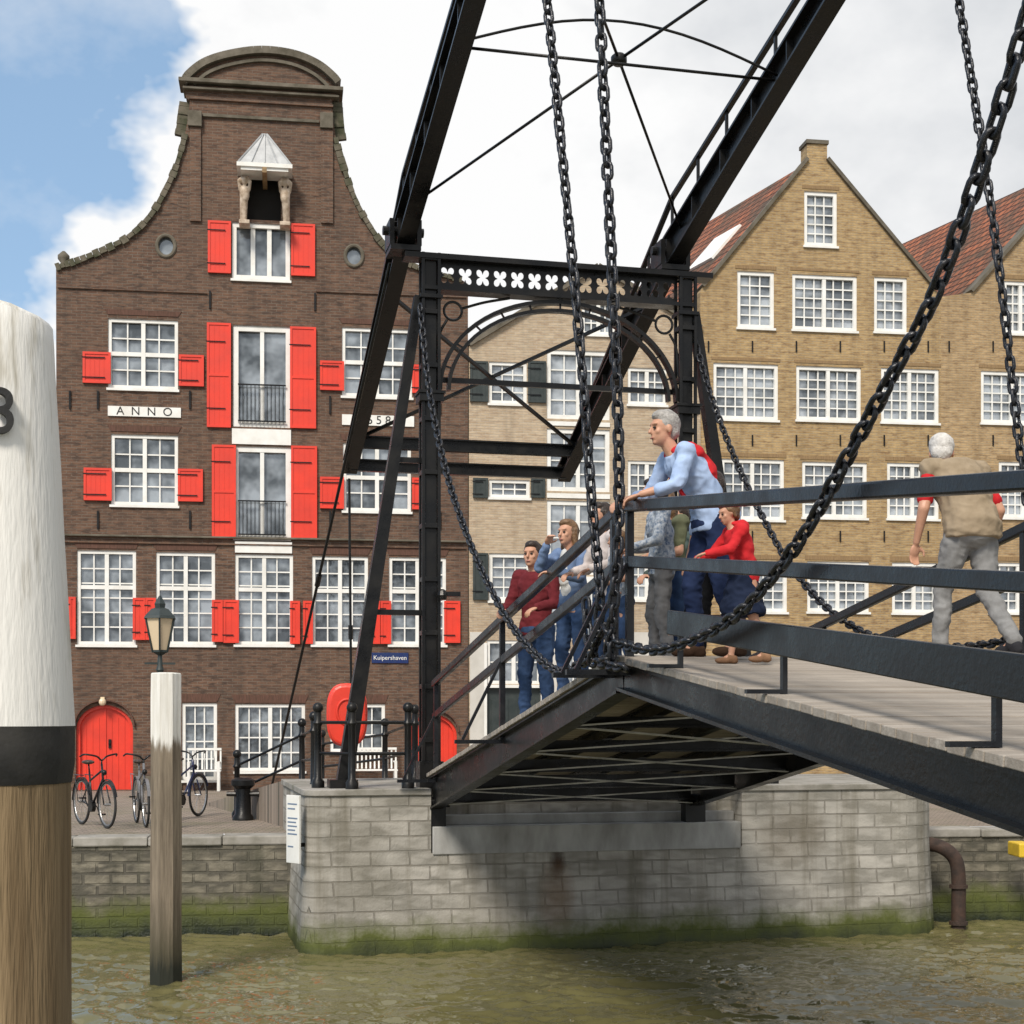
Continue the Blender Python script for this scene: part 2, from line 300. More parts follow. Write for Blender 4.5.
# ------------------------------------------------------------------ bridge frame
ux=V((-0.2322,0.9727,0)); vx=V((0.9727,0.2322,0)); BA=math.atan2(vx.y,vx.x); P0=V((-1.08,19.7,0)); MID=8.4; W=3.55
SN=.117
def zt(t): return 2.3+.149*(t-.3) if t<MID else 3.507-SN*(t-MID)
def DP(t,w,h=0): return V((w,-t,zt(t)+h))
def B2W(p): return P0+vx*p[0]+ux*p[1]+V((0,0,p[2]))
def SP(px,py,wl):
    k=V(((px-CX)/F,1,(HY-py)/F)); Z=(P0.dot(vx)+wl)/(k.dot(vx)); p=k*Z+V((0,0,CH)); d=p-P0
    return V((wl,d.dot(ux),p.z))
def broot(name,label,cat,**k): return root(name,(P0.x,P0.y,0),BA,label,cat,**k)
def leaf(t0,t1,label):
    r=broot('bridge_leaf',label,'bridge',group='leaves of the drawbridge'); near=t0>5
    sl=(.149 if not near else -SN)
    b=MB(); t=t0; nup=V((0,sl,1)).normalized()
    while t<t1-.1:
        j=random.uniform(-.003,.003); b.beam(DP(t+.075,-.1,-.025+j),DP(t+.075,W+.1,-.025+j),.146,.05,up=nup); t+=.155
    b.obj('deck_planks',M['deck'],r,bevel=.005)
    for w in (0,W):
        b=MB(); 
        d0,d1=(.42,.24) if not near else (.22,.28)
        b.ibeam(DP(t0,w,-.053-d0/2),DP(t1,w,-.053-d1/2),.15,d0,d1,.025)
        b.obj('edge_girder',M['iron'],r)
    for i in range(1,4):
        b=MB(); w=W*i/4; b.ibeam(DP(t0,w,-.13),DP(t1,w,-.13),.1,.14,.14,.02); b.obj('deck_stringer',M['iron'],r)
    k=t0+.15; ks=[]
    while k<t1: ks.append(k); k+=(t1-t0-.3)/5
    for k in ks:
        b=MB(); 
        if near: b.ibeam(DP(k,.09,-.225),DP(k,W-.09,-.225),.1,.05,t=.015)
        else: 
            h=.3-.02*k; b.ibeam(DP(k,.09,-.21-h/3),DP(k,W-.09,-.21-h/3),.1,h*.6,t=.02)
        b.obj('cross_beam',M['iron'],r)
    b=MB()
    for i in range(len(ks)-1):
        z=-.43; b.beam(DP(ks[i],.1,z+.02*ks[i]),DP(ks[i+1],W-.1,z+.02*ks[i+1]),.1,.015); b.beam(DP(ks[i],W-.1,z-.017+.02*ks[i]),DP(ks[i+1],.1,z-.017+.02*ks[i+1]),.1,.015)
    if not near: b.obj('wind_bracing',M['brace'],r)
    for w,sg in ((-.02,-1),(W+.02,1)):
        a=t0+.1
        h=MB(); h.beam(DP(a,w,1.14),DP(t1-.03,w,1.14),.07,.09); h.obj('handrail',M['iron2'],r,bevel=.015)
        h=MB(); h.beam(DP(a,w,.72),DP(t1-.03,w,.72),.05,.09); h.obj('middle_rail',M['iron2'],r,bevel=.01)
        if near:
            h=MB(); h.beam(DP(t0+1.05,w,.31),DP(t1-.03,w,.33),.04,.17,h2=.22); h.obj('kick_board',M['iron'],r,bevel=.008)
        ps=[t0+.25,t0+4.0,t1-.2] if not near else [t0+.15,t1-.3]
        for k in ps:
            h=MB(); h.beam(DP(k,w,-.1),DP(k,w,1.12),.055,.055); h.beam(DP(k,w+sg*.02,.7),DP(k,w+sg*.42,-.1),.03,.03); h.beam(DP(k,w,-.12),DP(k,w+sg*.5,-.12),.05,.04); h.obj('railing_post',M['iron2'],r)
        if near:
            for k in (9.6,11.35,13.6):
                h=MB(); h.beam(DP(k,w+.035,-.0),DP(k,w+.035,.38),.03,.04); h.beam(DP(k,w+.02,.015),DP(k,w-.2,.015),.04,.025); h.obj('rail_bracket',M['iron2'],r)
    return r
leaf(.3,MID-.02,'black iron drawbridge leaf with timber planks rising from the stone pier')
leaf(MID+.02,16.4,'black iron drawbridge leaf with grey plank deck and flat handrails')
# portal
PT=9.1
r=broot('bridge_portal','tall black iron portal with arch standing on the stone pier','bridge portal')
for w in (0,W):
    b=MB(); b.box(w-.16,-.16,2.11,w+.16,.16,2.45); b.box(w-.075,-.075,2.45,w+.075,.075,PT-.1)
    for sx in (-1,1):
        for sy in (-1,1): b.box(w+sx*.105-.02,sy*.105-.02,2.45,w+sx*.105+.02,sy*.105+.02,PT)
    z=2.7
    while z<PT: 
        for sy in (-1,1): b.box(w-.083,sy*.115-.01,z,w+.083,sy*.115+.01,z+.06)
        for sx in (-1,1): b.box(w+sx*.115-.01,-.083,z,w+sx*.115+.01,.083,z+.06)
        z+=.7
    b.box(w-.16,-.16,7.15,w+.16,.16,7.25); b.box(w-.18,-.18,7.25,w+.18,.18,7.29); b.box(w-.15,-.15,8.5,w+.15,.15,8.55)
    b.obj('portal_post',M['iron'],r,bevel=.004)
    sg=-1 if w==0 else 1
    b=MB(); b.beam((w+sg*.14,.05,8.55),(w+sg*1.12,.05,2.2),.12,.16,(0,1,0),.2,.18)
    b.box(w+sg*1.14-.18,-.12,2.11,w+sg*1.14+.18,.25,2.22); b.obj('raking_strut',M['iron'],r)
    for z,x in ((6.4,.44),(4.4,.78)): b=MB(); b.beam((w,.05,z),(w+sg*x,.05,z),.05,.07); b.obj('strut_tie',M['iron'],r)
b=MB(); b.box(-.35,-.14,9.02,W+.35,.14,9.09); b.box(-.1,-.12,8.62,W+.1,.12,8.67)
N=14; cw=(W-.24)/N; z0,z1=8.67,9.02; cz=(z0+z1)/2
for i in range(N):
    x=.12+i*cw; cx=x+cw/2; hole=[]
    for k in range(32):
        a=2*math.pi*k/32; rr_=.035+.07*abs(math.cos(2*(a)+math.pi/2))**.8 ; hole.append((cx+rr_*1.02*math.cos(a),cz+rr_*1.25*math.sin(a)))
    outer=[]
    for k in range(32):
        a=2*math.pi*k/32; ca,sa=math.cos(a),math.sin(a); s_=min((cw/2)/abs(ca) if abs(ca)>1e-6 else 9,((z1-z0)/2)/abs(sa) if abs(sa)>1e-6 else 9); outer.append((cx+ca*s_,cz+sa*s_))
    for yy in (-.008,.008):
        vs=[(p[0],yy,p[1]) for p in hole]+[(p[0],yy,p[1]) for p in outer]; b.add(vs,[(k,(k+1)%32,32+(k+1)%32,32+k) for k in range(32)])
    vs=[(p[0],-.008,p[1]) for p in hole]+[(p[0],.008,p[1]) for p in hole]; b.add(vs,[(k,(k+1)%32,32+(k+1)%32,32+k) for k in range(32)])
b.obj('lintel',M['iron'],r)
cxx=W/2; RX=W/2-.13
def arc(b,rx,rz,y,w,h,n=32):
    pts=[(cxx+rx*math.cos(math.pi*i/n),y,7.33+rz*math.sin(math.pi*i/n)) for i in range(n+1)]
    for i in range(n): b.beam(pts[i],pts[i+1],w,h,(0,1,0))
b=MB(); arc(b,RX,1.25,0,.05,.12); arc(b,RX-.12,1.14,0,.045,.1)
for i in range(1,12):
    a=math.pi*i/12; b.beam((cxx+(RX-.12)*math.cos(a),0,7.33+1.14*math.sin(a)),(cxx+RX*math.cos(a),0,7.33+1.25*math.sin(a)),.02,.03,(0,1,0))
b.obj('arch',M['iron'],r)
for sx in (-1,1):
    b=MB(); c=V((cxx+sx*(RX-.18),0,8.38)); b.tube([c+V((.12*math.cos(a*math.pi/10),0,.12*math.sin(a*math.pi/10))) for a in range(20)],.018,6,True); b.obj('spandrel_ring',M['iron'],r)
    b=MB(); b.tube(crom([(cxx+sx*(RX+.04),0,7.6),(cxx+sx*(RX-.0),0,8.05),(cxx+sx*(RX-.1),0,8.26)],5),.018,6); b.obj('spandrel_scroll',M['iron'],r)
    b=MB(); b.tube(crom([(cxx+sx*(RX-.3),0,8.42),(cxx+sx*(RX-.6),0,8.52),(cxx+sx*(RX-.95),0,8.6)],5),.018,6); b.obj('spandrel_scroll',M['iron'],r)
for w in (-.34,W-.19):
    b=MB(); b.box(w-.2,-.15,9.1,w+.2,.3,9.17); b.box(w-.21,-.14,9.17,w-.15,.3,9.5); b.box(w+.15,-.14,9.17,w+.21,.3,9.5); b.tube([(w-.27,.08,9.4),(w+.27,.08,9.4)],.06,12); b.obj('pivot_bearing',M['iron'],r)
b=MB(); b.beam((-.05,.16,7.5),(W+.1,.16,7.5),.05,.07); b.obj('cross_tie',M['iron'],r)
b=MB(); b.lathe((.12,-.25,4.55),[(.05,0),(.07,.06),(.05,.12),(.02,.14)],10); b.box(.1,-.26,4.6,.36,-.14,4.66); b.obj('signal_lamp',M['iron'],r)
# balance frame
r=broot('balance_frame','pair of sloping black iron balance beams resting on the portal','bridge balance beam')
PZ=9.4; TT=6.7; tail=5.6
def BP(w,y,h=0): return V((w,y,PZ+(-y*.245 if y<0 else -y*.39)+h))
bw=(-.34,W-.19)
for w in bw:
    b=MB()
    b.ibeam(BP(w,.08),BP(w,-TT),.22,.44,.26,.03); b.ibeam(BP(w,.08),BP(w,tail),.22,.44,.28,.03)
    for k in range(-6,6):
        p=BP(w,k); b.beam(p+V((0,0,-.15)),p+V((0,0,.15)),.18,.02,(0,1,0))
    b.obj('balance_beam',M['iron'],r)
    b=MB(); up=.6
    b.beam(BP(w,0,up+.12),BP(w,-TT+.8,.45),.07,.045); b.beam(BP(w,0,up+.12),BP(w,tail-.4,.26),.07,.045)
    for k in (-5,-3.5,-2,-1,0,1,2.5,4): 
        hh=.7-abs(k)*.045; b.beam(BP(w,k,.15),BP(w,k,hh),.035,.035,(0,1,0))
    b.obj('upper_chord',M['iron'],r)
for y in (tail-.12,tail-.8):
    b=MB(); b.ibeam(BP(bw[0],y,-.04),BP(bw[1],y,-.04),.12,.2,t=.025); b.obj('counterweight_beam',M['iron'],r)
for a,c in (((bw[0],tail-.9),(bw[1],1.2)),((bw[1],tail-.9),(bw[0],1.2))): b=MB(); b.beam(BP(*a,-.05),BP(*c,-.05+(.06 if a[0]<0 else 0)),.05,.045); b.obj('tail_brace',M['iron'],r)
b=MB()
c=BP((bw[0]+bw[1])/2,-3.45,.1)
b.tube([BP(bw[0],-.35,.1),c],.018,8); b.tube([c,BP(bw[1],-6.5,.1)],.018,8); b.tube([BP(bw[1],-.35,.1),c],.018,8); b.tube([c,BP(bw[0],-6.5,.1)],.018,8)
b.lathe(c-V((0,0,.06)),[(.06,0),(.09,.03),(.09,.09),(.06,.12)],14)
b.tube([BP(bw[0],-3.6,-.05),BP(bw[1],-3.6,-.05)],.018,8)
b.tube([BP(bw[0]+(bw[1]-bw[0])*i/16,-3.6,.0)+V((0,0,.42*math.sin(math.pi*i/16))) for i in range(17)],.016,8)
b.obj('cross_bracing',M['iron'],r,smooth=True)
# chains
def chain(pts,label,Lk=.165,Wd=.1,wr=.0165):
    P=crom(pts) if len(pts)>2 else [V(p) for p in pts]
    base=B2W(P[-1]); P=[B2W(p)-base for p in P]
    pitch=Lk-2*wr*2+.002; b=MB(); flip=0
    seg=[0]
    for a,c in zip(P,P[1:]): seg.append(seg[-1]+(c-a).length)
    tot=seg[-1]; s=pitch/2; j=0
    tw=random.uniform(0,1)
    while s<tot:
        while seg[j+1]<s: j+=1
        f=(s-seg[j])/(seg[j+1]-seg[j]); p=P[j].lerp(P[j+1],f); d=(P[j+1]-P[j]).normalized()
        a=d.cross(V((.3,1,.2))).normalized(); c=d.cross(a)
        th=math.pi/2*flip+random.uniform(-.25,.25)+tw; sd2=a*math.cos(th)+c*math.sin(th)
        rr=Wd/2-wr; hl=Lk/2-wr-rr; pp=[]
        for q in range(6): an=-math.pi/2+math.pi*q/5; pp.append(p+d*(hl+rr*math.cos(an))+sd2*rr*math.sin(an))
        for q in range(6): an=math.pi/2+math.pi*q/5; pp.append(p+d*(-hl+rr*math.cos(an))+sd2*rr*math.sin(an))
        b.tube(pp,wr,6,True); flip^=1; s+=pitch
    o=b.obj('chain',M['chain'],None,smooth=True); o.location=base; tag(o,label,'chain',group='iron chains of the drawbridge'); return o
chain([BP(-.34,-TT,-.1),SP(575,290,-.22),SP(592,505,-.16),SP(600,600,-.18),DP(8.05,-.17,-.05)],'heavy iron chain hanging from balance beam to leaf edge')
chain([V((-.3,-8.2,11.6)),SP(611,250,-.2),SP(619,480,-.16),SP(614,600,-.2),DP(8.5,-.17,-.05)],'heavy iron chain hanging straight down beside handrail')
chain([BP(3.6,-TT,-.1),SP(990,200,3.7),SP(1019,440,3.85),DP(8.0,3.9,.1)],'heavy iron chain hanging down to the deck edge')
chain([SP(x,y,-.16) for x,y in ((420,305),(430,395),(448,478),(473,550),(503,612),(533,652),(562,672),(592,656))],'slack iron chain looping from portal post to leaf end')
chain([SP(x,y,-.16) for x,y in ((608,640),(650,650),(692,640),(742,610),(800,540),(850,452),(895,370),(937,288),(985,155),(1024,28),(1110,-280))],'thick slack chain sweeping up above the plank deck',.155,.092,.0155)
chain([SP(x,y,3.7) for x,y in ((690,318),(706,380),(728,442),(755,502),(787,560),(825,606),(872,636),(930,648),(1000,642),(1040,625))],'slack iron chain looping from portal to leaf end')
chain([SP(586,600,-.18),SP(590,645,-.18),SP(605,625,-.2),SP(612,655,-.19),SP(598,662,-.18),SP(625,668,-.19)],'short bundle of chain links at the leaf ends')
def rod(a,c,rad,label):
    b=MB(); b.tube([V((0,0,0)),c-a],rad,8); k=(c-a)*.5; b.tube([k-(c-a).normalized()*.12,k+(c-a).normalized()*.12],rad*1.8,8); b.tube([V((0,0,-.04)),V((0,0,.05))],rad*3,10)
    o=b.obj('operating_cable',M['iron'],None,smooth='auto'); o.location=a; tag(o,label,'cable',group='operating cables of the drawbridge')
rod(V(((268-CX)/F*28.6,28.6,CH+(HY-803)/F*28.6)),B2W(BP(-.45,.5,-.1)),.025,'thin dark cable running from balance beam to the quay')
rod(V(((352-CX)/F*25.5,25.5,1.9)),B2W(BP(-.35,tail,-.2)),.022,'thin dark cable hanging from the counterweight end')
# ------------------------------------------------------------------ pier, quay, ground, water
r=broot('bridge_pier','grey stone block pier with algae at the waterline','bridge pier')
PX0,PX1,PY=-1.66,7.32,-.425
def larc(rad,g): return [(PX0+rad-(rad+g)*math.cos(math.pi/2*i/6),PY+rad-(rad+g)*math.sin(math.pi/2*i/6)) for i in range(7)]
def rr(x0,x1,y0,y1,rad,g=0,left=False):
    pts=larc(.22,g) if left else [(x0-g,y0-g)]
    for i in range(9): a=-math.pi/2+math.pi/2*i/8; pts.append((x1-rad+(rad+g)*math.cos(a),y0+rad+(rad+g)*math.sin(a)))
    return pts+[(x1+g,y1),(x0-g,y1)]
b=MB(); b.prismz(rr(PX0,PX1,PY,3.0,.8,0,True),-1,1.28,rr(PX0,PX1,PY,3.0,.8,.12,True))
b.prismz(larc(.22,0)+[(-.06,PY),(-.06,3.0),(PX0,3.0)],1.28,2.03); b.prismz(rr(4.2,PX1,PY,3.0,.8),1.28,2.03); b.box(-.06,-.02,1.28,4.2,3.0,2.03); b.obj('pier_masonry',M['pier'],r)
b=MB(); b.prismz(larc(.22,.03)+[(-.06,PY-.03),(-.06,3.0),(PX0-.03,3.0)],2.03,2.11); b.prismz(rr(4.2,PX1,PY,3.0,.8,.03),2.03,2.11); b.box(-.06,-.02,2.03,4.2,3.0,2.11); b.obj('pier_coping',M['cope'],r,bevel=.01)
b=MB(); b.box(-.04,PY-.025,1.26,4.18,-.022,1.62); b.box(-.04,-.2,1.62,4.18,-.022,1.75); b.obj('bearing_ledge',M['conc'],r,bevel=.012)
for w in (0,W): 
    b=MB(); b.box(w-.14,-.4,1.62,w+.14,-.21,1.9); b.tube([(w-.2,-.32,1.93),(w+.2,-.32,1.93)],.07,12); b.obj('hinge_bearing',M['iron'],r)
tq=.13; qa=math.atan(tq); QO=V((-4,20.7,0)); qd=V((math.cos(qa),math.sin(qa),0)); qn=V((-qd.y,qd.x,0))
r=root('quay_wall',(QO.x,QO.y,0),qa,'dark masonry quay wall with green algae and stone coping','quay wall')
b=MB(); b.box(-60,0,-1,60,.5,1.26); b.obj('wall_masonry',M['quay'],r)
b=MB(); x=-60
while x<60: b.box(x+.004,-.03+random.uniform(-.015,.015),1.26,x+.996,.5,1.385+random.uniform(-.012,.008)); x+=1.0
b.obj('coping_stones',M['cope'],r,bevel=.02)
b=MB(); p=[QO+qn*.5+qd*-150,QO+qn*.5+qd*150]; b.add([(p[0].x,p[0].y,1.38),(p[1].x,p[1].y,1.38),(400,700,1.38),(-400,700,1.38)],[(0,1,2,3)])
pm=NT('quay_cobbles'); c=pm.coord(); br=pm.n('ShaderNodeTexBrick'); pm.l(c,br.inputs[0]); br.inputs['Scale'].default_value=1; br.inputs['Brick Width'].default_value=.21; br.inputs['Row Height'].default_value=.1; br.inputs['Mortar Size'].default_value=.01
br.inputs['Color1'].default_value=(.22,.175,.14,1); br.inputs['Color2'].default_value=(.32,.26,.21,1); br.inputs['Mortar'].default_value=(.1,.09,.07,1)
pm.l(pm.mix(pm.math('MULTIPLY',pm.ramp(pm.noise(c,.8,6),.5,.7),.5),br.outputs[0],(.13,.13,.06,1)),pm.b.inputs['Base Color']); pm.b.inputs['Roughness'].default_value=.9
pm.l(pm.bump(pm.math('SUBTRACT',1.0,br.outputs['Fac']),.6,.02),pm.b.inputs['Normal'])
o=b.obj('ground',pm.m); tag(o,'brick paved quayside street',kind='structure')
b=MB(); b.add([(-1.6,3.0,2.105),(5.4,3.0,2.105),(6.5,9.5,1.385),(-2.6,9.5,1.385),(-1.6,3.0,1.0),(5.4,3.0,1.0),(6.5,9.5,1.0),(-2.6,9.5,1.0)],[(0,1,2,3),(4,7,6,5),(0,4,5,1),(1,5,6,2),(2,6,7,3),(3,7,4,0)])
o=b.obj('road_ramp',pm.m); o.location=(P0.x,P0.y,0); o.rotation_euler=(0,0,BA); tag(o,'paved ramp from the quay up to the drawbridge',kind='structure')
X0,X1,Y0,Y1,st=-8.,11.,9.,23.,.042; nx=int((X1-X0)/st); ny=int((Y1-Y0)/st); vs=[]
for j in range(ny+1):
    y=Y0+j*st
    for i in range(nx+1):
        x=X0+i*st; a=noise.noise(V((x*.8,y*1.5,0))); c_=noise.noise(V((x*1.9+5+a,y*3.6+x*.5,3))); d=noise.noise(V((x*4.2+c_,y*8.5-x,7)))
        vs.append((x,y,.045*a+.07*(.5-abs(c_)*1.3)+.036*(.5-abs(d)*1.2)))
fs=[(j*(nx+1)+i,j*(nx+1)+i+1,(j+1)*(nx+1)+i+1,(j+1)*(nx+1)+i) for j in range(ny) for i in range(nx)]
k=len(vs); vs+=[(-80,-60,.02),(80,-60,.02),(80,Y0,.02),(-80,Y0,.02),(-80,40,.02),(X0,40,.02),(X0,Y0,.02),(X1,Y0,.02),(X1,40,.02),(80,40,.02)]
fs+=[(k,k+1,k+2,k+3),(k+3,k+6,k+5,k+4),(k+7,k+2,k+9,k+8)]
me=bpy.data.meshes.new('water'); me.from_pydata(vs,[],fs); me.polygons.foreach_set('use_smooth',[True]*len(me.polygons)); me.materials.append(M['water'])
o=bpy.data.objects.new('water',me); COL.objects.link(o); tag(o,'murky green harbour water with small ripples',kind='structure')
# ------------------------------------------------------------------ facades
FA=math.atan(.148); fd=V((math.cos(FA),math.sin(FA),0)); FO=V(((260-CX)/F*34,34,0))
def fu(px,py):
    kx=(px-CX)/F; u=(kx*FO.y-FO.x)/(fd.x-kx*fd.y); Z=FO.y+u*fd.y; return u,CH+(HY-py)/F*Z-1.38
class House:
    def __init__(s,px0,label,wallmat,outline,yoff=0,name='brick_house',sillmat=None,glass='glass'):
        s.u0=fu(px0,700)[0]; p=FO+fd*s.u0+V((-fd.y,fd.x,0))*yoff; s.sm=sillmat or M['white']; s.gl=M[glass]
        s.r=root(name,(p.x,p.y,1.38),FA,label,'house'); s.wm=wallmat; s.out=[s.c(*q) for q in outline]; s.cut=MB()
    def c(s,px,py): u,z=fu(px,py); return (u-s.u0,z)
    def rect(s,x0,y0,x1,y1):
        a=s.c(x0,y0); b=s.c(x1,y1); return a[0],b[1],b[0],a[1]
    def wall(s):
        b=MB(); b.prism(s.out,0,.45); o=b.obj('wall',s.wm,s.r)
        c=s.cut.obj('cutter',s.wm,s.r); m=o.modifiers.new('b','BOOLEAN'); m.object=c; m.operation='DIFFERENCE'; m.solver='EXACT'; PEND.append((o,0,False)); KILL.append(c)
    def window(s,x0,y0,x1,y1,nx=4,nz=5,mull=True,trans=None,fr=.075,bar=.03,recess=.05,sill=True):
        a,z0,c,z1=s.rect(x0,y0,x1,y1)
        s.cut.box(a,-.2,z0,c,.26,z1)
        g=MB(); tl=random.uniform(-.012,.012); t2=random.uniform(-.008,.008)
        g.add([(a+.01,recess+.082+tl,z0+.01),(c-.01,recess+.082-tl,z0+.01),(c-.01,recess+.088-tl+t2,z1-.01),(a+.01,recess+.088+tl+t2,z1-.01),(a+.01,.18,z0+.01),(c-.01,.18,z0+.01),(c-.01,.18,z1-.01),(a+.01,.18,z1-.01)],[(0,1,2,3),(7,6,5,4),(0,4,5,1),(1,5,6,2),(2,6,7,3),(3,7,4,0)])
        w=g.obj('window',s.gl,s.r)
        f=MB(); y0_,y1_=recess,recess+.062
        f.box(a,y0_-.02,z0,a+fr,y1_,z1); f.box(c-fr,y0_-.02,z0,c,y1_,z1); f.box(a+fr,y0_-.02,z1-fr,c-fr,y1_,z1); f.box(a+fr,y0_-.02,z0,c-fr,y1_,z0+fr)
        W_=c-a-2*fr; H=z1-z0-2*fr
        if mull: f.box((a+c)/2-.045,y0_-.012,z0+fr,(a+c)/2+.045,y1_,z1-fr)
        if trans: zz=z0+fr+H*trans; f.box(a+fr,y0_-.008,zz-.045,c-fr,y1_,zz+.045)
        for i in range(1,nx):
            if mull and i*2==nx: continue
            x=a+fr+W_*i/nx; f.box(x-bar/2,y0_+.022,z0+fr,x+bar/2,y1_,z1-fr)
        for i in range(1,nz):
            z=z0+fr+H*i/nz; f.box(a+fr,y0_+.026,z-bar/2,c-fr,y1_,z+bar/2)
        f.obj('window_frame',M['white'],w)
        if sill:
            q=MB(); q.box(a-.03,-.05,z0-.055,c+.03,.05,z0-.002); q.obj('sill',s.sm,w)
        return w
    def shutter(s,x0,y0,x1,y1,mat=None):
        mat=mat or M['red']; a,z0,c,z1=s.rect(x0,y0,x1,y1); b=MB(); b.box(a,-.05,z0,c,-.012,z1); e=.05
        b.box(a,-.068,z0,a+e,-.05,z1); b.box(c-e,-.068,z0,c,-.05,z1); b.box(a+e,-.068,z0,c-e,-.05,z0+e); b.box(a+e,-.068,z1-e,c-e,-.05,z1)
        zz=(z0+z1)/2
        if z1-z0>1.2: b.box(a+e,-.068,zz-e/2,c-e,-.05,zz+e/2)
        k=max(2,int((c-a-2*e)/.1)); 
        for i in range(1,k): x=a+e+(c-a-2*e)*i/k; b.box(x-.006,-.056,z0+e,x+.006,-.05,z1-e)
        o=b.obj('shutter',mat,s.r)
        for fz in (.18,.82): h=MB(); h.box(a-.02,-.076,z0+(z1-z0)*fz-.012,c-.12,-.069,z0+(z1-z0)*fz+.012); h.obj('hinge_strap',M['iron'],o)
    def box(s,name,mat,x0,y0,x1,y1,ya,yb,bevel=0):
        a,z0,c,z1=s.rect(x0,y0,x1,y1); b=MB(); b.box(a,ya,z0,c,yb,z1); return b.obj(name,mat,s.r,bevel=bevel)
    def archdoor(s,x0,y0,x1,y1,mat,rise=.5,name='door'):
        a,z0,c,z1=s.rect(x0,y0,x1,y1); z0=0.02; n_=14; cx=(a+c)/2; hw=(c-a)/2; zs=z1-rise
        def pl(g): return [(cx-hw-g,z0),(cx+hw+g,z0)]+[(cx+(hw+g)*math.cos(math.pi*i/n_),zs+(rise+g)*math.sin(math.pi*i/n_)) for i in range(n_+1)]
        s.cut.prism(pl(0),-.2,.3)
        b=MB(); b.prism(pl(-.06),.16,.2); 
        for i in range(1,8): x=a+.06+(c-a-.12)*i/8; b.box(x-.008,.15,z0,x+.008,.16,zs+rise*.5)
        b.box(cx-.02,.14,z0,cx+.02,.16,z1-.07); o=b.obj(name,mat,s.r)
        b=MB(); P=pl(-.03)[1:]+[pl(-.03)[0]]
        P=[(x,.12,z) for x,z in P]
        for p,q in zip(P,P[1:-1]): b.beam(p,q,.08,.1,(0,1,0))
        b.beam(P[-1],P[-2],.1,.08,(0,1,0)); b.obj('door_frame',mat,o)
        h=MB(); h.ell((cx+.1,.12,1.05),.035,n=8); h.box(cx+.07,.12,.95,cx+.13,.15,1.15); h.obj('handle',M['iron'],o)
        P2=pl(.03)[2:]; b=MB()
        for p,q in zip(P2,P2[1:]): b.beam((p[0]*1+0,-.01,p[1]+.08),(q[0],-.01,q[1]+.08),.03,.16,(0,1,0))
        b.obj('brick_arch',M['ln'],s.r)
M['ln']=basic('red_lintel_brick',(.12,.055,.038),(.07,.04,.028),rough=.9,scale=20,stretch=(3,1,.3))
outA=[(57,792),(56,268),(75,262),(100,252),(128,238),(150,217),(166,190),(177,165),(184,140),(188,118),(190,100),(186,98),(184,84),(189,76),(205,64),(230,56),(262,52),(294,56),(318,66),(333,78),(338,84),(336,98),(332,100),(333,120),(337,145),(345,172),(355,200),(368,224),(384,246),(402,260),(425,271),(462,280),(468,284),(468,794)]
A=House(57,'dark brick warehouse with bell gable and red shutters facing the quay',M['brickA'],outA)
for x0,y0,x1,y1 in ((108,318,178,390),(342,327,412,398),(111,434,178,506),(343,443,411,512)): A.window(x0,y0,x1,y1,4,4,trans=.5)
for q in ((83,352,111,384),(179,355,204,387),(320,361,344,391),(412,365,436,394),(84,468,112,501),(178,469,203,502),(320,477,344,509),(412,478,436,510)): A.shutter(*q)
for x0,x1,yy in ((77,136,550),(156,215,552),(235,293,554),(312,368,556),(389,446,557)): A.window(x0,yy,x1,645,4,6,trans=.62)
for q in ((69,597,76,639),(133,598,146,640),(145.5,598,156,640),(212,600,223,642),(223.5,600,239,643),(290,601,300,644),(303,601,313,644),(368,601,380,644),(380.5,601,391,644),(444,601,460,643)): A.shutter(*q)
A.window(232,222,290,281,3,1,mull=False,fr=.1,bar=.1)
A.shutter(208,221,231,274); A.shutter(291,224,315,277)
for (y0,y1) in ((325,428),(446,541)):
    A.window(233,y0,291,y1,2,1,mull=True,fr=.12,bar=.05,sill=False)
    a,z0,c_,z1=A.rect(238,y0+(y1-y0)*.57,286,y1-3)
    b=MB(); b.box(a,-.04,z1-.03,c_,-.01,z1); b.box(a,-.04,z0+.05,c_,-.01,z0+.08)
    x=a+.02
    while x<c_: b.box(x-.008,-.032,z0,x+.008,-.018,z1); x+=.09
    b.obj('balcony_railing',M['iron'],A.r)
A.shutter(207,323,231,428); A.shutter(290,327,316,429); A.shutter(212,445,236,539); A.shutter(291,446,317,539)
A.box('white_panel',M['white'],232,428.5,291,445.5,-.03,.04); A.box('white_panel',M['white'],235,541.5,292,553.5,-.03,.04)
for x0,x1,y0,y1,tx,sz,sh in ((108,181,406,418,'A  N  N  O',.26,0),(342,414,414.5,427,'1 6 5 8',.27,-.09)):
    A.box('name_plate',M['white'],x0,y0,x1,y1,-.035,-.0); a,z0,c_,z1=A.rect(x0,y0,x1,y1)
    text(tx,sz,M['ink'],A.r,((a+c_)/2+sh,-.038,(z0+z1)/2),R90)
A.window(182,703,217,780,3,4,mull=False); A.window(235,704,305,771,6,4,mull=True); A.window(330,704,385,752,5,3,mull=True)
A.archdoor(76,705,133,792,M['red'],rise=.55); A.archdoor(407,714,457,792,M['red'],rise=.5)
for x,y in ((166,246),(354,256)):
    u,z=A.c(x,y); c=[(u+.2*math.cos(i*math.pi/12),z+.24*math.sin(i*math.pi/12)) for i in range(24)]; A.cut.prism(c,-.2,.2)
    b=MB(); b.prism(c,.1,.12); o=b.obj('round_window',M['glass'],A.r); b=MB(); b.tube([(p[0],0,p[1]) for p in c],.045,8,True); b.obj('window_frame',M['sand'],o)
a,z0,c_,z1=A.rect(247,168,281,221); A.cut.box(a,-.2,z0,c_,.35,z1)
A.wall()
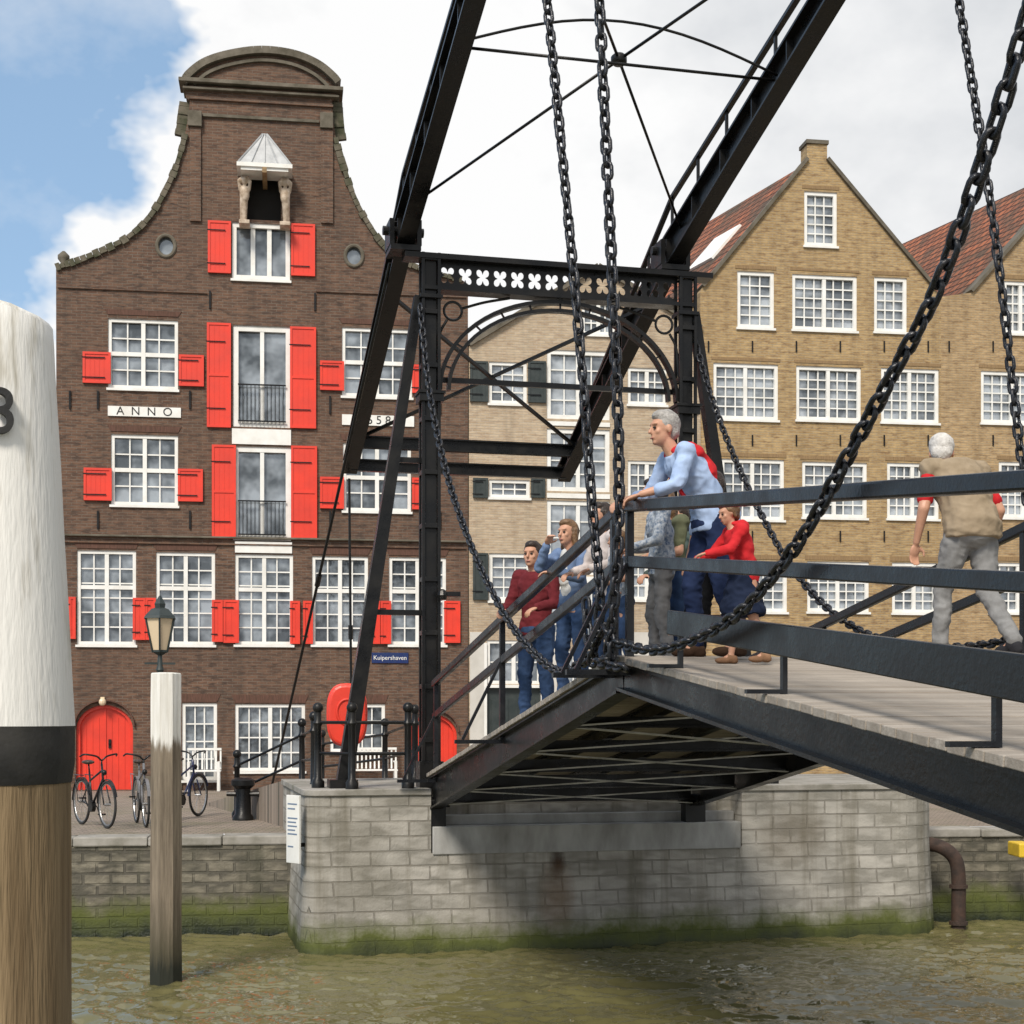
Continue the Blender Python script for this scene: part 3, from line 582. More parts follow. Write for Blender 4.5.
b=MB(); b.box(a+.01,.3,z0,c_-.01,.34,z1); b.obj('hoist_opening',M['dark'],A.r)
def trim(px,w=.12,dep=.5,mat='sand',yo=-.08,name='gable_trim'):
    b=MB(); P=[A.c(*q) for q in px]
    for p,q in zip(P,P[1:]): b.beam((p[0],yo+dep/2,p[1]),(q[0],yo+dep/2,q[1]),dep,w,(0,0,1) if abs(q[0]-p[0])>1e-3 else (1,0,0))
    b.obj(name,M[mat],A.r)
def smooth(px): return [(p.x,p.y) for p in crom([V((x,y,0)) for x,y in px],4)]
def trim_rough(px):
    b=MB(); P=[A.c(*q) for q in smooth(px)]
    for p,q in zip(P,P[1:]):
        n_=max(1,int(math.dist(p,q)/.11))
        for i in range(n_):
            f0,f1=i/n_,(i+.93)/n_; h=random.uniform(.09,.17); p_=(p[0]+(q[0]-p[0])*f0,.18,p[1]+(q[1]-p[1])*f0); q_=(p[0]+(q[0]-p[0])*f1,.18,p[1]+(q[1]-p[1])*f1)
            b.beam(p_,q_,.5+random.uniform(-.02,.02),h,(0,0,1) if abs(q_[0]-p_[0])>1e-3 else (1,0,0))
    b.obj('gable_trim',M['moss'],A.r)
trim_rough(outA[1:11]); trim_rough(outA[22:32])
trim(smooth(outA[12:21]),.16,.6,yo=-.15)
trim([(x*.93+262*.07,y+9) for x,y in smooth(outA[13:20])],.07,.1,yo=-.07)
A.box('cornice',M['sand'],179,84,343,90,-.2,.5,.01); A.box('cornice',M['sand'],183,90,339,97,-.12,.48,.01); A.box('cornice',M['brickA'],189,97,333,108,-.06,.46); A.box('string_course',M['sand'],203,117,319,121,-.06,0)
A.box('pilaster_cap',M['sand'],188,112,202,128,-.12,.0,.01); A.box('pilaster_cap',M['sand'],320,114,333,130,-.12,.0,.01)
A.box('pilaster',M['brickA'],190,128,201,222,-.06,.0); A.box('pilaster',M['brickA'],321,130,333,224,-.06,0)
A.box('string_course',M['sand'],62,536,466,541,-.09,0,.01); A.box('string_course',M['brickA'],62,541,466,549,-.05,0)
A.box('string_course',M['brickA'],58,288,207,293,-.04,0); A.box('string_course',M['brickA'],316,292,466,297,-.04,0); A.box('plinth',M['sand'],134,776,182,792,-.05,0)
u,z=A.c(63,262); b=MB(); b.lathe((u,.1,z-.05),[(.1,0),(.06,.05),(.13,.14),(.13,.22),(.03,.32)],10); b.obj('finial',M['sand'],A.r,smooth=True)
for x0,y0,x1 in ((108,318,178),(342,327,412),(111,434,178),(343,443,411),(77,550,136),(156,552,215),(312,556,368),(389,557,446),(182,703,217),(235,704,305),(330,704,385)):
    a,z0,c_,z1=A.rect(x0,y0-9,x1,y0-1); b=MB(); b.prism([(a,z0),(c_,z0),(c_+.08,z1),(a-.08,z1)],-.015,0); b.obj('lintel',M['ln'],A.r)
for x,y in ((70,400),(98,400),(190,400),(222,400),(330,405),(98,520),(190,520),(330,520),(440,520),(440,405),(210,300),(315,302)):
    u,z=A.c(x,y); b=MB(); b.beam((u,-.02,z-.2),(u,-.02,z+.2),.04,.05,(0,1,0)); b.obj('wall_anchor',M['iron'],A.r)
u0,z0=A.c(239,172); u1,z1=A.c(291,138); um=(u0+u1)/2
b=MB(); yo=-.62; hw=(u1-u0)/2; z1-=.05
b.add([(u0,yo,z0),(u1,yo,z0),(um-.05,-.25,z1),(um+.05,-.25,z1),(u0,0,z0),(u1,0,z0),(um-.05,0,z1),(um+.05,0,z1)],[(0,1,3,2),(0,2,6,4),(1,5,7,3),(2,3,7,6),(0,4,5,1),(4,6,7,5)])
for i in range(5): f=i/4; b.beam((u0+(u1-u0)*f,yo-.01,z0+.01),(um-.05+.1*f,-.26,z1+.01),.02,.03)
b.obj('hoist_hood',M['lead'],A.r)
b=MB(); b.box(u0-.03,yo-.04,z0-.09,u1+.03,0,z0-.002); b.box(u0+.06,yo,z0-.16,u1-.06,0,z0-.09); b.obj('hood_fascia',M['white'],A.r)
b=MB(); b.beam((um,-.9,z0-.24),(um,.2,z0-.24),.1,.12); b.obj('hoist_beam',M['oak'],A.r)
for sx in (-1,1):
    b=MB(); x=um+sx*(hw-.13); zb=z0-.2; y=-.26
    b.cap((x,y+.1,zb-.96),(x-.0,y+.02,zb-.5),.05,.08); b.cap((x+sx*.06,y+.15,zb-.96),(x+sx*.03,y+.02,zb-.5),.05,.08)
    b.ell((x,y,zb-.38),(.115,.1,.2)); b.ell((x,y-.04,zb-.1),(.07,.075,.095)); b.cap((x-.1,y,zb-.28),(x-.13,y-.05,zb-.1),.04,.035); b.cap((x+.1,y,zb-.28),(x+.13,y-.05,zb-.1),.04,.035); b.cap((x-.13,y-.05,zb-.1),(x-.05,y,zb-.0),.035,.03); b.cap((x+.13,y-.05,zb-.1),(x+.05,y,zb),.035,.03)
    b.box(x-.12,-.4,zb-1.08,x+.12,0,zb-.99); o=b.obj('statue',M['statue'],A.r); m=o.modifiers.new('r','REMESH'); m.mode='VOXEL'; m.voxel_size=.02; PEND.append((o,0,True))
def house_back(H,eave_px,ridge_px,depth,skew=0):
    el=H.c(*eave_px[0]); er=H.c(*eave_px[1]); rg=H.c(*ridge_px); y0=.46; y1=depth; dx=skew*(y1-y0)
    b=MB(); b.add([(el[0]+.05,y0,0),(er[0]-.05,y0,0),(er[0]-.05+dx,y1,0),(el[0]+.05+dx,y1,0),(el[0]+.05,y0,el[1]-.1),(er[0]-.05,y0,er[1]-.1),(er[0]-.05+dx,y1,er[1]-.1),(el[0]+.05+dx,y1,el[1]-.1),(rg[0],y0,rg[1]-.3),(rg[0]+dx,y1,rg[1]-.3)],
        [(0,4,7,3),(1,2,6,5),(3,7,9,6,2)]); b.obj('side_wall',H.wm,H.r)
    b=MB(); t=.12
    for e in (el,er): 
        b.add([(e[0],y0,e[1]),(rg[0],y0,rg[1]),(rg[0]+dx,y1,rg[1]),(e[0]+dx,y1,e[1]),(e[0],y0,e[1]-t),(rg[0],y0,rg[1]-t),(rg[0]+dx,y1,rg[1]-t),(e[0]+dx,y1,e[1]-t)],[(0,1,2,3),(4,7,6,5),(0,3,7,4),(1,5,6,2),(0,4,5,1),(3,2,6,7)])
    return b.obj('roof',M['tile'],H.r)
house_back(A,((75,310),(455,310)),(262,175),12)
u,z=A.c(390,658); b=MB(); b.box(u-.42,-.03,z-.12,u+.42,-.003,z+.12); q=b.obj('street_name_sign',M['blue'],A.r,bevel=.005); text('Kuipershaven',.14,M['white'],q,(u,-.034,z),R90)
b=MB(); b.ell((A.c(103,702)[0],-.1,A.c(103,702)[1]),(.08,.07,.09)); b.box(A.c(101,700)[0],-.1,A.c(100,700)[1],A.c(105,700)[0],0,A.c(100,697)[1]); b.obj('wall_light',M['lampglass'],A.r)
# --- middle house
outB=[(469,792),(469,346),(560,291),(598,268),(640,291),(701,330),(701,792)]
B=House(469,'pale brick house with white hoist doors and dark shutters',M['brickB'],outB,.03,glass='glass2')
B.window(489,361,527,404,3,4,mull=False); B.window(489,479,530,498,3,2,mull=False); B.window(489,553,531,601,3,4,mull=False,fr=.09)
for q in ((470,361,488,402),(528,361,546,403),(473,478,488,498),(531,478,545,498),(473,553,488,600),(532,553,546,600)): B.shutter(*q,mat=M['dkgreen'])
for y0,y1 in ((349,420),(428,492),(500,575),(585,640)): B.window(547,y0,610,y1,4,4,mull=True,fr=.1,sill=False)
for q in ((628,367,667,405),(628,460,667,500),(628,560,667,600),(582,300,616,335)): B.window(*q,4,3)
B.window(487,640,541,684,4,2,mull=True,sill=False); B.window(560,650,610,700,4,3)
a,z0,c_,z1=B.rect(487,686,541,792); B.cut.box(a,-.2,.02,c_,.26,z1)
B.wall()
b=MB(); b.box(a,.1,.02,c_,.15,z1); 
for i in (0,1): b.box(a+.12+i*(c_-a)/2,.08,.2,a-.12+(i+1)*(c_-a)/2,.1,z1-.3)
o=b.obj('door',M['dkgreen'],B.r); b=MB(); b.box(a-.08,-.03,.02,a,.2,z1+1.0); b.box(c_,-.03,.02,c_+.08,.2,z1+1.0); b.box(a-.08,-.034,z1-.04,c_+.08,.09,z1+.03); b.obj('door_frame',M['white'],o)
B.box('white_panel',M['white'],547,421,610,427,-.03,.04); B.box('white_panel',M['white'],547,493,610,499,-.03,.04); B.box('white_panel',M['white'],547,576,610,584,-.03,.04)
for x0,x1 in ((470,484),(545,557),(613,701)): B.box('plaster_base',M['plaster'],x0,632,x1,792,-.035,-.002)
b=MB()
for p,q in (((469,344),(598,266)),((598,266),(701,328))):
    p=B.c(*p);q=B.c(*q); b.beam((p[0],.2,p[1]),(q[0],.2,q[1]),.6,.12)
b.obj('gable_coping',M['sand'],B.r); house_back(B,((480,352),(692,345)),(598,280),11)
# --- right houses
def gablehouse(px0,px1,eaveL,apex,eaveR,label,mat,wins,rl,capx):
    out=[(px0,794),(px0,eaveL[1]+4),eaveL,(apex[0]-capx,apex[1]+16),(apex[0]-capx,apex[1]),(apex[0]+capx,apex[1]),(apex[0]+capx,apex[1]+16),eaveR,(px1,eaveR[1]+4),(px1,794)]
    H=House(px0,label,mat,out,.06,sillmat=M['white'],glass='glass2')
    for q,nx,nz in wins: H.window(*q,nx,nz,mull=(nx%2==0),fr=.085)
    H.wall()
    b=MB()
    for p,q in ((eaveL,(apex[0]-capx,apex[1]+16)),((apex[0]+capx,apex[1]+16),eaveR)):
        p=H.c(*p);q=H.c(*q); b.beam((p[0],.2,p[1]+.03),(q[0],.2,q[1]+.03),.56,.08)
    p=H.c(*apex); b.box(p[0]-.28,-.04,p[1],p[0]+.28,.5,p[1]+.09); b.obj('gable_coping',M['sand'],H.r)
    house_back(H,((eaveL[0],eaveL[1]),(eaveR[0],eaveR[1])),(apex[0],apex[1]+10),rl,skew=-.26)
    for q,nx,nz in wins:
        a,z0,c_,z1=H.rect(q[0]-2,q[1]-6,q[2]+2,q[1]-.5); b=MB(); b.box(a,-.012,z0,c_,0,z1); b.obj('lintel',M['lc'],H.r)
    for ly in (346,440,536):
        for lx in range(int(px0)+8,int(min(px1,1100)),44):
            u,z=H.c(lx,ly); b=MB(); b.beam((u,-.015,z-.13),(u,-.015,z+.13),.03,.03,(0,1,0)); b.obj('wall_anchor',M['iron'],H.r)
    return H
M['lc']=basic('soldier_course_brick',(.28,.185,.09),(.2,.13,.07),rough=.9,scale=20,stretch=(3,1,.3))
wc=[((805,190,838,246),3,5),((738,270,775,328),3,5),((793,273,858,331),6,5),((875,276,908,332),3,5),((714,362,779,420),6,5),((797,365,862,421),6,5),((882,367,940,423),6,5),((722,458,785,520),6,5),((803,461,868,518),6,5),((888,462,940,519),6,5),((722,560,788,612),6,5),((808,561,870,612),6,5),((893,562,938,613),4,5)]
HC=gablehouse(701,942,(703,287),(818,143),(937,290),'yellow brown brick warehouse with stepped chimney gable and white windows',M['brickC'],wc,6.6,10)
wd=[((1005,280,1040,334),4,5),((982,370,1045,424),6,5),((1000,461,1050,518),6,5),((990,562,1050,613),6,5),((1070,280,1130,334),6,5),((1090,370,1150,424),6,5)]
HD=gablehouse(942,1240,(972,292),(1100,140),(1232,292),'old yellow brick gabled house beside the warehouse',M['brickD'],wd,11,9)
el=HC.c(703,287); rg=HC.c(818,153); 
def onroof(f,y,h=.06):
    x=el[0]+(rg[0]-el[0])*f; z=el[1]+(rg[1]-el[1])*f; nrm=V((-(rg[1]-el[1]),0,rg[0]-el[0])).normalized(); return V((x-.26*(y-.45),y,z))+nrm*h
b=MB(); P=[onroof(.36,1.6),onroof(.62,1.6),onroof(.62,2.8),onroof(.36,2.8)]; Q=[onroof(.36,1.6,-.05),onroof(.62,1.6,-.05),onroof(.62,2.8,-.05),onroof(.36,2.8,-.05)]
b.add(P+Q,[(0,1,2,3),(4,7,6,5),(0,4,5,1),(1,5,6,2),(2,6,7,3),(3,7,4,0)]); b.obj('skylight',M['white'],HC.r)
# ------------------------------------------------------------------ mooring posts
def wpt(px,Z): return (px-CX)/F*Z
def mpost(x,y,prof,ztop,zw,zb0,n,label,mats,ang=0,capf=1,slope=0):
    rt=root('mooring_post',(x,y,0),ang,label,'mooring post',group='timber mooring posts standing in the harbour')
    def R(z):
        for (za,ra),(zb,rb) in zip(prof,prof[1:]):
            if z<=zb: return ra+(rb-ra)*(z-za)/(zb-za)
        return prof[-1][1]
    def sec(za,zb,mat,name,g=0,top=False):
        b=MB(); k=max(3,int((zb-za)/.1)); pr=[]
        for i in range(k+1):
            z=za+(zb-za)*i/k; pr.append((R(z)+g,z))
        if top: 
            q=pr[-1][0]; pr+= [(q*.93,zb+.016*capf),(q*.45,zb+.017*capf),(.02,zb+.017*capf)]
        b.lathe((0,0,0),pr,n)
        vs=[]
        for v in b.v:
            p=V(v); q=V((p.x,p.y,0))
            d=noise.noise(V((p.x*5,p.y*5,p.z*.8)))*.008+noise.noise(V((p.x*16,p.y*16,p.z*3+5)))*.003; dz=0
            if top and p.z>zb-.01: dz=-abs(noise.noise(V((p.x*9,p.y*9,1))))*.02-slope*p.x
            if q.length>.05: p=p+q.normalized()*d
            p.z+=dz; vs.append(tuple(p))
        b.v=vs; return b.obj(name,mat,rt,smooth='auto')
    if len(mats)==1:
        sec(-1,ztop,mats[0],'timber_pile',0,True); return rt
    sec(-1,.35,M['wetwood'],'wet_base',.004); sec(.35,zb0,mats[0],'bare_timber'); sec(zb0,zw,M['bandblack'],'black_band',.003)
    sec(zw,ztop,M['oldwhite'],'white_painted_top',.004,True)
    return rt
p=mpost(wpt(-6,5),5,[(-1,.255),(2.81,.243),(2.82,.252),(3.0,.255),(4.38,.186)],4.38,3.0,2.81,10,'thick faceted mooring post with white top and black band',[M['postwood'],1],slope=.22)
text('3',.21,M['ink'],p,(.095,-.205,4.0),(math.pi/2,0,math.radians(24)),ext=.014)
mpost(wpt(166,17),17,[(-1,.195),(3.52,.178)],3.52,0,2.62,8,'slim grey timber mooring post with white painted top',[M['slim']],.25,.8)
# ------------------------------------------------------------------ street lamp
rt=root('street_lamp',(wpt(160,22),22,1.38),.2,'old green black lantern on iron pole beside the quay','street lamp')
b=MB(); b.lathe((0,0,0),[(.14,0),(.14,.15),(.09,.2),(.09,.7),(.06,.8),(.045,1.2),(.04,2.3),(.06,2.34),(.04,2.4),(.03,2.6)],14); b.box(-.22,-.015,2.42,.22,.015,2.45); b.obj('lamp_pole',M['dkgreen'],rt,smooth='auto')
b=MB(); b.lathe((0,0,2.62),[(.11,0),(.225,.48)],6); b.obj('lantern_glass',M['lampglass'],rt)
b=MB(); b.lathe((0,0,2.55),[(.03,0),(.12,.05),(.12,.08)],6); b.lathe((0,0,3.09),[(.26,0),(.24,.04),(.14,.14),(.08,.16),(.09,.22),(.06,.27),(.015,.34)],6)
for i in range(6): a=2*math.pi*(i+.5)/6; b.tube([(.12*math.cos(a),.12*math.sin(a),2.6),(.235*math.cos(a),.235*math.sin(a),3.11)],.014,5)
b.obj('lantern_frame',M['dkgreen'],rt)
# ------------------------------------------------------------------ bicycles
def bicycle(x,y,ang,fc,label):
    rt=root('bicycle',(x,y,1.385),ang,label,'bicycle',group='bicycles parked on the quay')
    fm=basic('bike_paint_'+label[:5],fc,fc,rough=.3)
    for cx_ in (-.53,.55):
        b=MB(); b.tube([(cx_+.335*math.cos(a*math.pi/18),0,.35+.335*math.sin(a*math.pi/18)) for a in range(36)],.02,8,True); wv=b.obj('wheel',M['rubber'],rt,smooth=True)
        b=MB(); b.tube([(cx_+.308*math.cos(a*math.pi/18),0,.35+.308*math.sin(a*math.pi/18)) for a in range(36)],.01,6,True)
        for a in range(14): an=a*math.pi/7; b.tube([(cx_,(-1)**a*.02,.35),(cx_+.3*math.cos(an),0,.35+.3*math.sin(an))],.002,4)
        b.tube([(cx_,-.05,.35),(cx_,.05,.35)],.02,8); b.obj('rim',M['chrome'],wv)
        b=MB(); P=[(cx_+.375*math.cos(a*math.pi/18),0,.35+.375*math.sin(a*math.pi/18)) for a in range(2,19)]
        for p_,q_ in zip(P,P[1:]): b.beam(p_,q_,.006,.045,(0,1,0))
        b.obj('mudguard',fm,rt)
    b=MB(); bb=(-.08,0,.3); st=(-.2,0,.82); hd=(.34,0,.85); hl=(.37,0,.72)
    for p_,q_,r_ in ((bb,st,.016),(bb,hl,.018),((-.17,0,.68),hd,.016),(bb,(-.53,0,.35),.011),((-.17,0,.68),(-.53,0,.35),.01),((.32,0,.95),(.4,0,.62),.018),((.4,.04,.62),(.55,.05,.35),.011),((.4,-.04,.62),(.55,-.05,.35),.011),(st,(-.23,0,.93),.013)): b.tube([p_,q_],r_,8)
    b.tube([(-.62,.08,.76),(-.25,.07,.76)],.008,6); b.tube([(-.62,-.08,.76),(-.25,-.07,.76)],.008,6); b.tube([(-.6,.08,.76),(-.53,.06,.35)],.006,6); b.tube([(-.6,-.08,.76),(-.53,-.06,.35)],.006,6)
    b.obj('frame',fm,rt,smooth=True)
    b=MB(); b.ell((-.25,0,.96),(.13,.09,.035)); b.ell((-.12,0,.965),(.1,.035,.025)); b.obj('saddle',M['leather'],rt,smooth=True)
    b=MB(); b.tube(crom([(.18,-.28,1.06),(.28,-.24,1.09),(.33,-.08,1.06),(.32,0,1.0),(.33,.08,1.06),(.28,.24,1.09),(.18,.28,1.06)],4),.014,6); b.tube([(.32,0,1.0),(.32,0,.93)],.013,6); b.obj('handlebar',M['iron'],rt,smooth=True)
    b=MB(); b.tube([(-.08,-.03,.3),(-.08,.03,.3)],.09,16); b.tube([(-.08,.07,.3),(.04,.07,.18)],.009,6); b.box(0,.06,.165,.09,.15,.19); b.tube([(-.08,-.07,.3),(-.2,-.07,.42)],.009,6); b.box(-.25,-.15,.41,-.16,-.06,.43); b.obj('crank',M['iron'],rt)
    b=MB(); b.ell((.42,0,.82),(.05,.04,.045)); b.obj('headlight',M['iron'],rt,smooth=True)
bicycle(wpt(94,22.6),22.6,-.95,(.012,.012,.014),'black city bicycle parked on the quay paving')
bicycle(wpt(141,22.9),22.9,-1.2,(.16,.16,.17),'grey city bicycle standing on the quay paving')
bicycle(wpt(184,24.4),24.4,1.35,(.02,.03,.09),'dark blue bicycle leaning near the fence')
# ------------------------------------------------------------------ fence, lifebuoy, benches, signs, pipe
def fence(pts,label,h=1.0):
    base=V(pts[0]); rt=root('iron_fence',tuple(base),0,label,'fence',group='black iron fences by the bridge approach')
    P=[V(p)-base for p in pts]
    for p in P:
        b=MB(); b.lathe(p,[(.085,0),(.085,.08),(.05,.13),(.045,h-.2),(.068,h-.16),(.045,h-.12),(.045,h-.02)],12); b.ell(p+V((0,0,h+.04)),.072); b.obj('fence_post',M['iron'],rt,smooth='auto')
    for z in (.45,.85):
        b=MB()
        for p,q in zip(P,P[1:]): b.tube([p+V((0,0,z)),q+V((0,0,z))],.022,8)
        b.obj('fence_rail',M['iron'],rt,smooth='auto')
def W3(px,Z,z): return (wpt(px,Z),Z,z)
fence([W3(408,19.35,2.11),W3(352,19.15,2.11),W3(318,19.5,2.11)],'black iron fence with ball tops on the pier')
fence([W3(314,20.6,2.0),W3(302,23.5,1.9),W3(237,24.5,1.385)],'black iron fence with ball topped posts on the quay')
fence([W3(415,21.5,2.1),W3(385,24.5,1.9),W3(322,26.5,1.7)],'black iron fence along the bridge approach')
rt=root('bollard',(wpt(243,24),24,1.38),0,'squat black iron bollard on the quay','bollard'); b=MB(); b.lathe((0,0,0),[(.17,0),(.17,.05),(.13,.1),(.12,.5),(.19,.56),(.19,.64),(.12,.68)],16); b.obj('bollard_body',M['iron'],rt,smooth='auto'); b=MB(); b.tube([(-.26,0,.42),(.26,0,.42)],.04,8); b.obj('bollard_bar',M['iron'],rt)
rt=root('lifebuoy_cabinet',(wpt(347,21.3),21.3,2.1),.1,'red rounded lifebuoy cabinet on a post','lifebuoy cabinet')
b=MB(); P=[]
for i in range(32):
    a=2*math.pi*i/32; P.append((.27*math.copysign(abs(math.cos(a))**.7,math.cos(a)),.96+.43*math.copysign(abs(math.sin(a))**.7,math.sin(a))))
b.prism(P,-.12,.12); b.obj('cabinet_body',M['red'],rt,bevel=.04); b=MB(); b.tube([(x,-.02,z) for x,z in P],.02,8,True); b.obj('cabinet_rim',M['red'],rt,smooth=True)
b=MB(); b.tube([(0,.16,-.1),(0,.16,.9)],.035,10); b.lathe((0,.16,-.1),[(.1,0),(.1,.03)],12); b.obj('cabinet_post',M['iron'],rt,smooth='auto')
b=MB(); b.tube([(.14*math.cos(a*math.pi/12),-.122,1.0+.18*math.sin(a*math.pi/12)) for a in range(24)],.02,6,True); b.obj('embossed_ring',M['red'],rt,smooth=True)
def bench(px,wd,label):
    u,_=fu(px,780); p=FO+fd*u-V((-fd.y,fd.x,0))*.45; rt=root('bench',(p.x,p.y,1.385),FA,label,'bench',group='white slatted benches against the warehouse')
    b=MB()
    for i in range(4): b.box(-wd/2,-.2+i*.11,.43,wd/2,-.11+i*.11,.46)
    b.obj('seat',M['white'],rt,bevel=.005); b=MB()
    k=int(wd/.1)
    for i in range(k+1): x=-wd/2+.02+i*(wd-.04)/k; b.box(x-.018,.24,.47,x+.018,.26,.9)
    b.box(-wd/2,.225,.9,wd/2,.275,.95); b.obj('backrest',M['white'],rt)
    for x in (-wd/2+.05,wd/2-.05):
        b=MB(); b.box(x-.03,-.2,0,x+.03,-.14,.43); b.box(x-.03,.2,0,x+.03,.26,.43); b.box(x-.03,-.14,.2,x+.03,.2,.25); b.box(x-.03,-.2,.62,x+.03,.24,.65); b.box(x-.03,-.2,.46,x+.03,-.16,.62); b.obj('leg',M['white'],rt)
bench(372,1.1,'white slatted garden bench beside the red door'); bench(205,.75,'white slatted garden bench below a barred window')
rt=root('notice_board',tuple(B2W(V((-1.8,-.3,1.18)))),BA-math.radians(60),'white upright notice board with blue writing on the pier corner','sign')
b=MB(); b.box(-.14,-.02,0,.14,.01,.86); b.obj('sign_board',M['white'],rt,bevel=.005)
b=MB()
for z,l in ((.74,.2),(.68,.16),(.56,.21),(.51,.18),(.46,.2),(.41,.16),(.36,.2),(.2,.12)): b.box(-.105,-.023,z,-.105+l,-.0205,z+.018)
b.obj('sign_writing',M['sblue'],rt)
b=MB(); b.box(-.02,.01,.2,.02,.2,.25); b.obj('sign_bracket',M['iron'],rt)
Z=21.35; rt=root('drain_pipe',(wpt(948,Z),Z,0),.1,'rusty curved drain pipe coming down from the quay wall','pipe')
b=MB(); P=crom([(-.42,.5,1.2),(-.3,.2,1.22),(-.1,.0,1.18),(.08,-.05,1.02),(.13,-.06,.75),(.13,-.06,.3),(.13,-.06,-.4)],6); b.tube(P,.1,16); b.obj('pipe_bend',M['rust'],rt,smooth=True)
for z in (.08,.6): b=MB(); b.lathe((.13,-.06,z),[(.13,0),(.13,.05)],16); b.obj('pipe_flange',M['rust'],rt)
rt=root('mooring_marker',(wpt(1022,21.2),21.2,0),0,'small yellow marker box fixed to the quay wall','marker')
b=MB(); b.box(-.04,0,1.04,.18,.5,1.24); b.obj('marker_plate',M['yellow'],rt,bevel=.02)
# ------------------------------------------------------------------ people
def hand(b,w,d,nrm,side,curl=.6,k=1.0):
    d=V(d).normalized(); nrm=V(nrm); nrm=(nrm-d*nrm.dot(d)).normalized(); s_=d.cross(nrm)*side
    M3=Matrix((s_,nrm,d)).transposed(); w=V(w)
    b.ell(w+d*.05*k,(.041*k,.017*k,.055*k),M3,n=12)
    for i,(o,l) in enumerate(((-.029,.062),(-.010,.072),(.010,.068),(.028,.052))):
        p=w+(d*.085+s_*o)*k; c=curl; d1=(d*math.cos(c*.7)+nrm*math.sin(c*.7)); d2=(d*math.cos(c*1.8)+nrm*math.sin(c*1.8))
        q=p+d1*l*.55*k; r_=q+d2*l*.5*k; b.cap(p,q,.0095*k,.009*k,8); b.cap(q,r_,.009*k,.0075*k,8)
    p=w+(d*.025-s_*.035)*k; q=p+(d*.6-s_*.7+nrm*.3).normalized()*.038*k; r_=q+(d*.9-s_*.1+nrm*.4).normalized()*.03*k
    b.cap(p,q,.013*k,.011*k,8); b.cap(q,r_,.011*k,.009*k,8)
def vox(b,name,mat,parent,vs,it=3,disp=0):
    o=b.obj(name,mat,parent); m=o.modifiers.new('r','REMESH'); m.mode='VOXEL'; m.voxel_size=vs
    m=o.modifiers.new('s','SMOOTH'); m.iterations=it; m.factor=.5; PEND.append((o,disp,True)); return o
DEF=dict(pel=(0,0,.95),waist=(0,0,1.08),chest=(0,0,1.29),neck=(0,0,1.47),head=(.03,0,1.61),
  shL=(0,.185,1.42),shR=(0,-.185,1.42),elL=(-.02,.25,1.14),elR=(-.02,-.25,1.14),wrL=(.1,.24,.92),wrR=(.1,-.24,.92),
  hpL=(0,.09,.93),hpR=(0,-.09,.93),knL=(.03,.1,.51),knR=(.03,-.1,.51),anL=(-.02,.11,.09),anR=(-.02,-.11,.09))
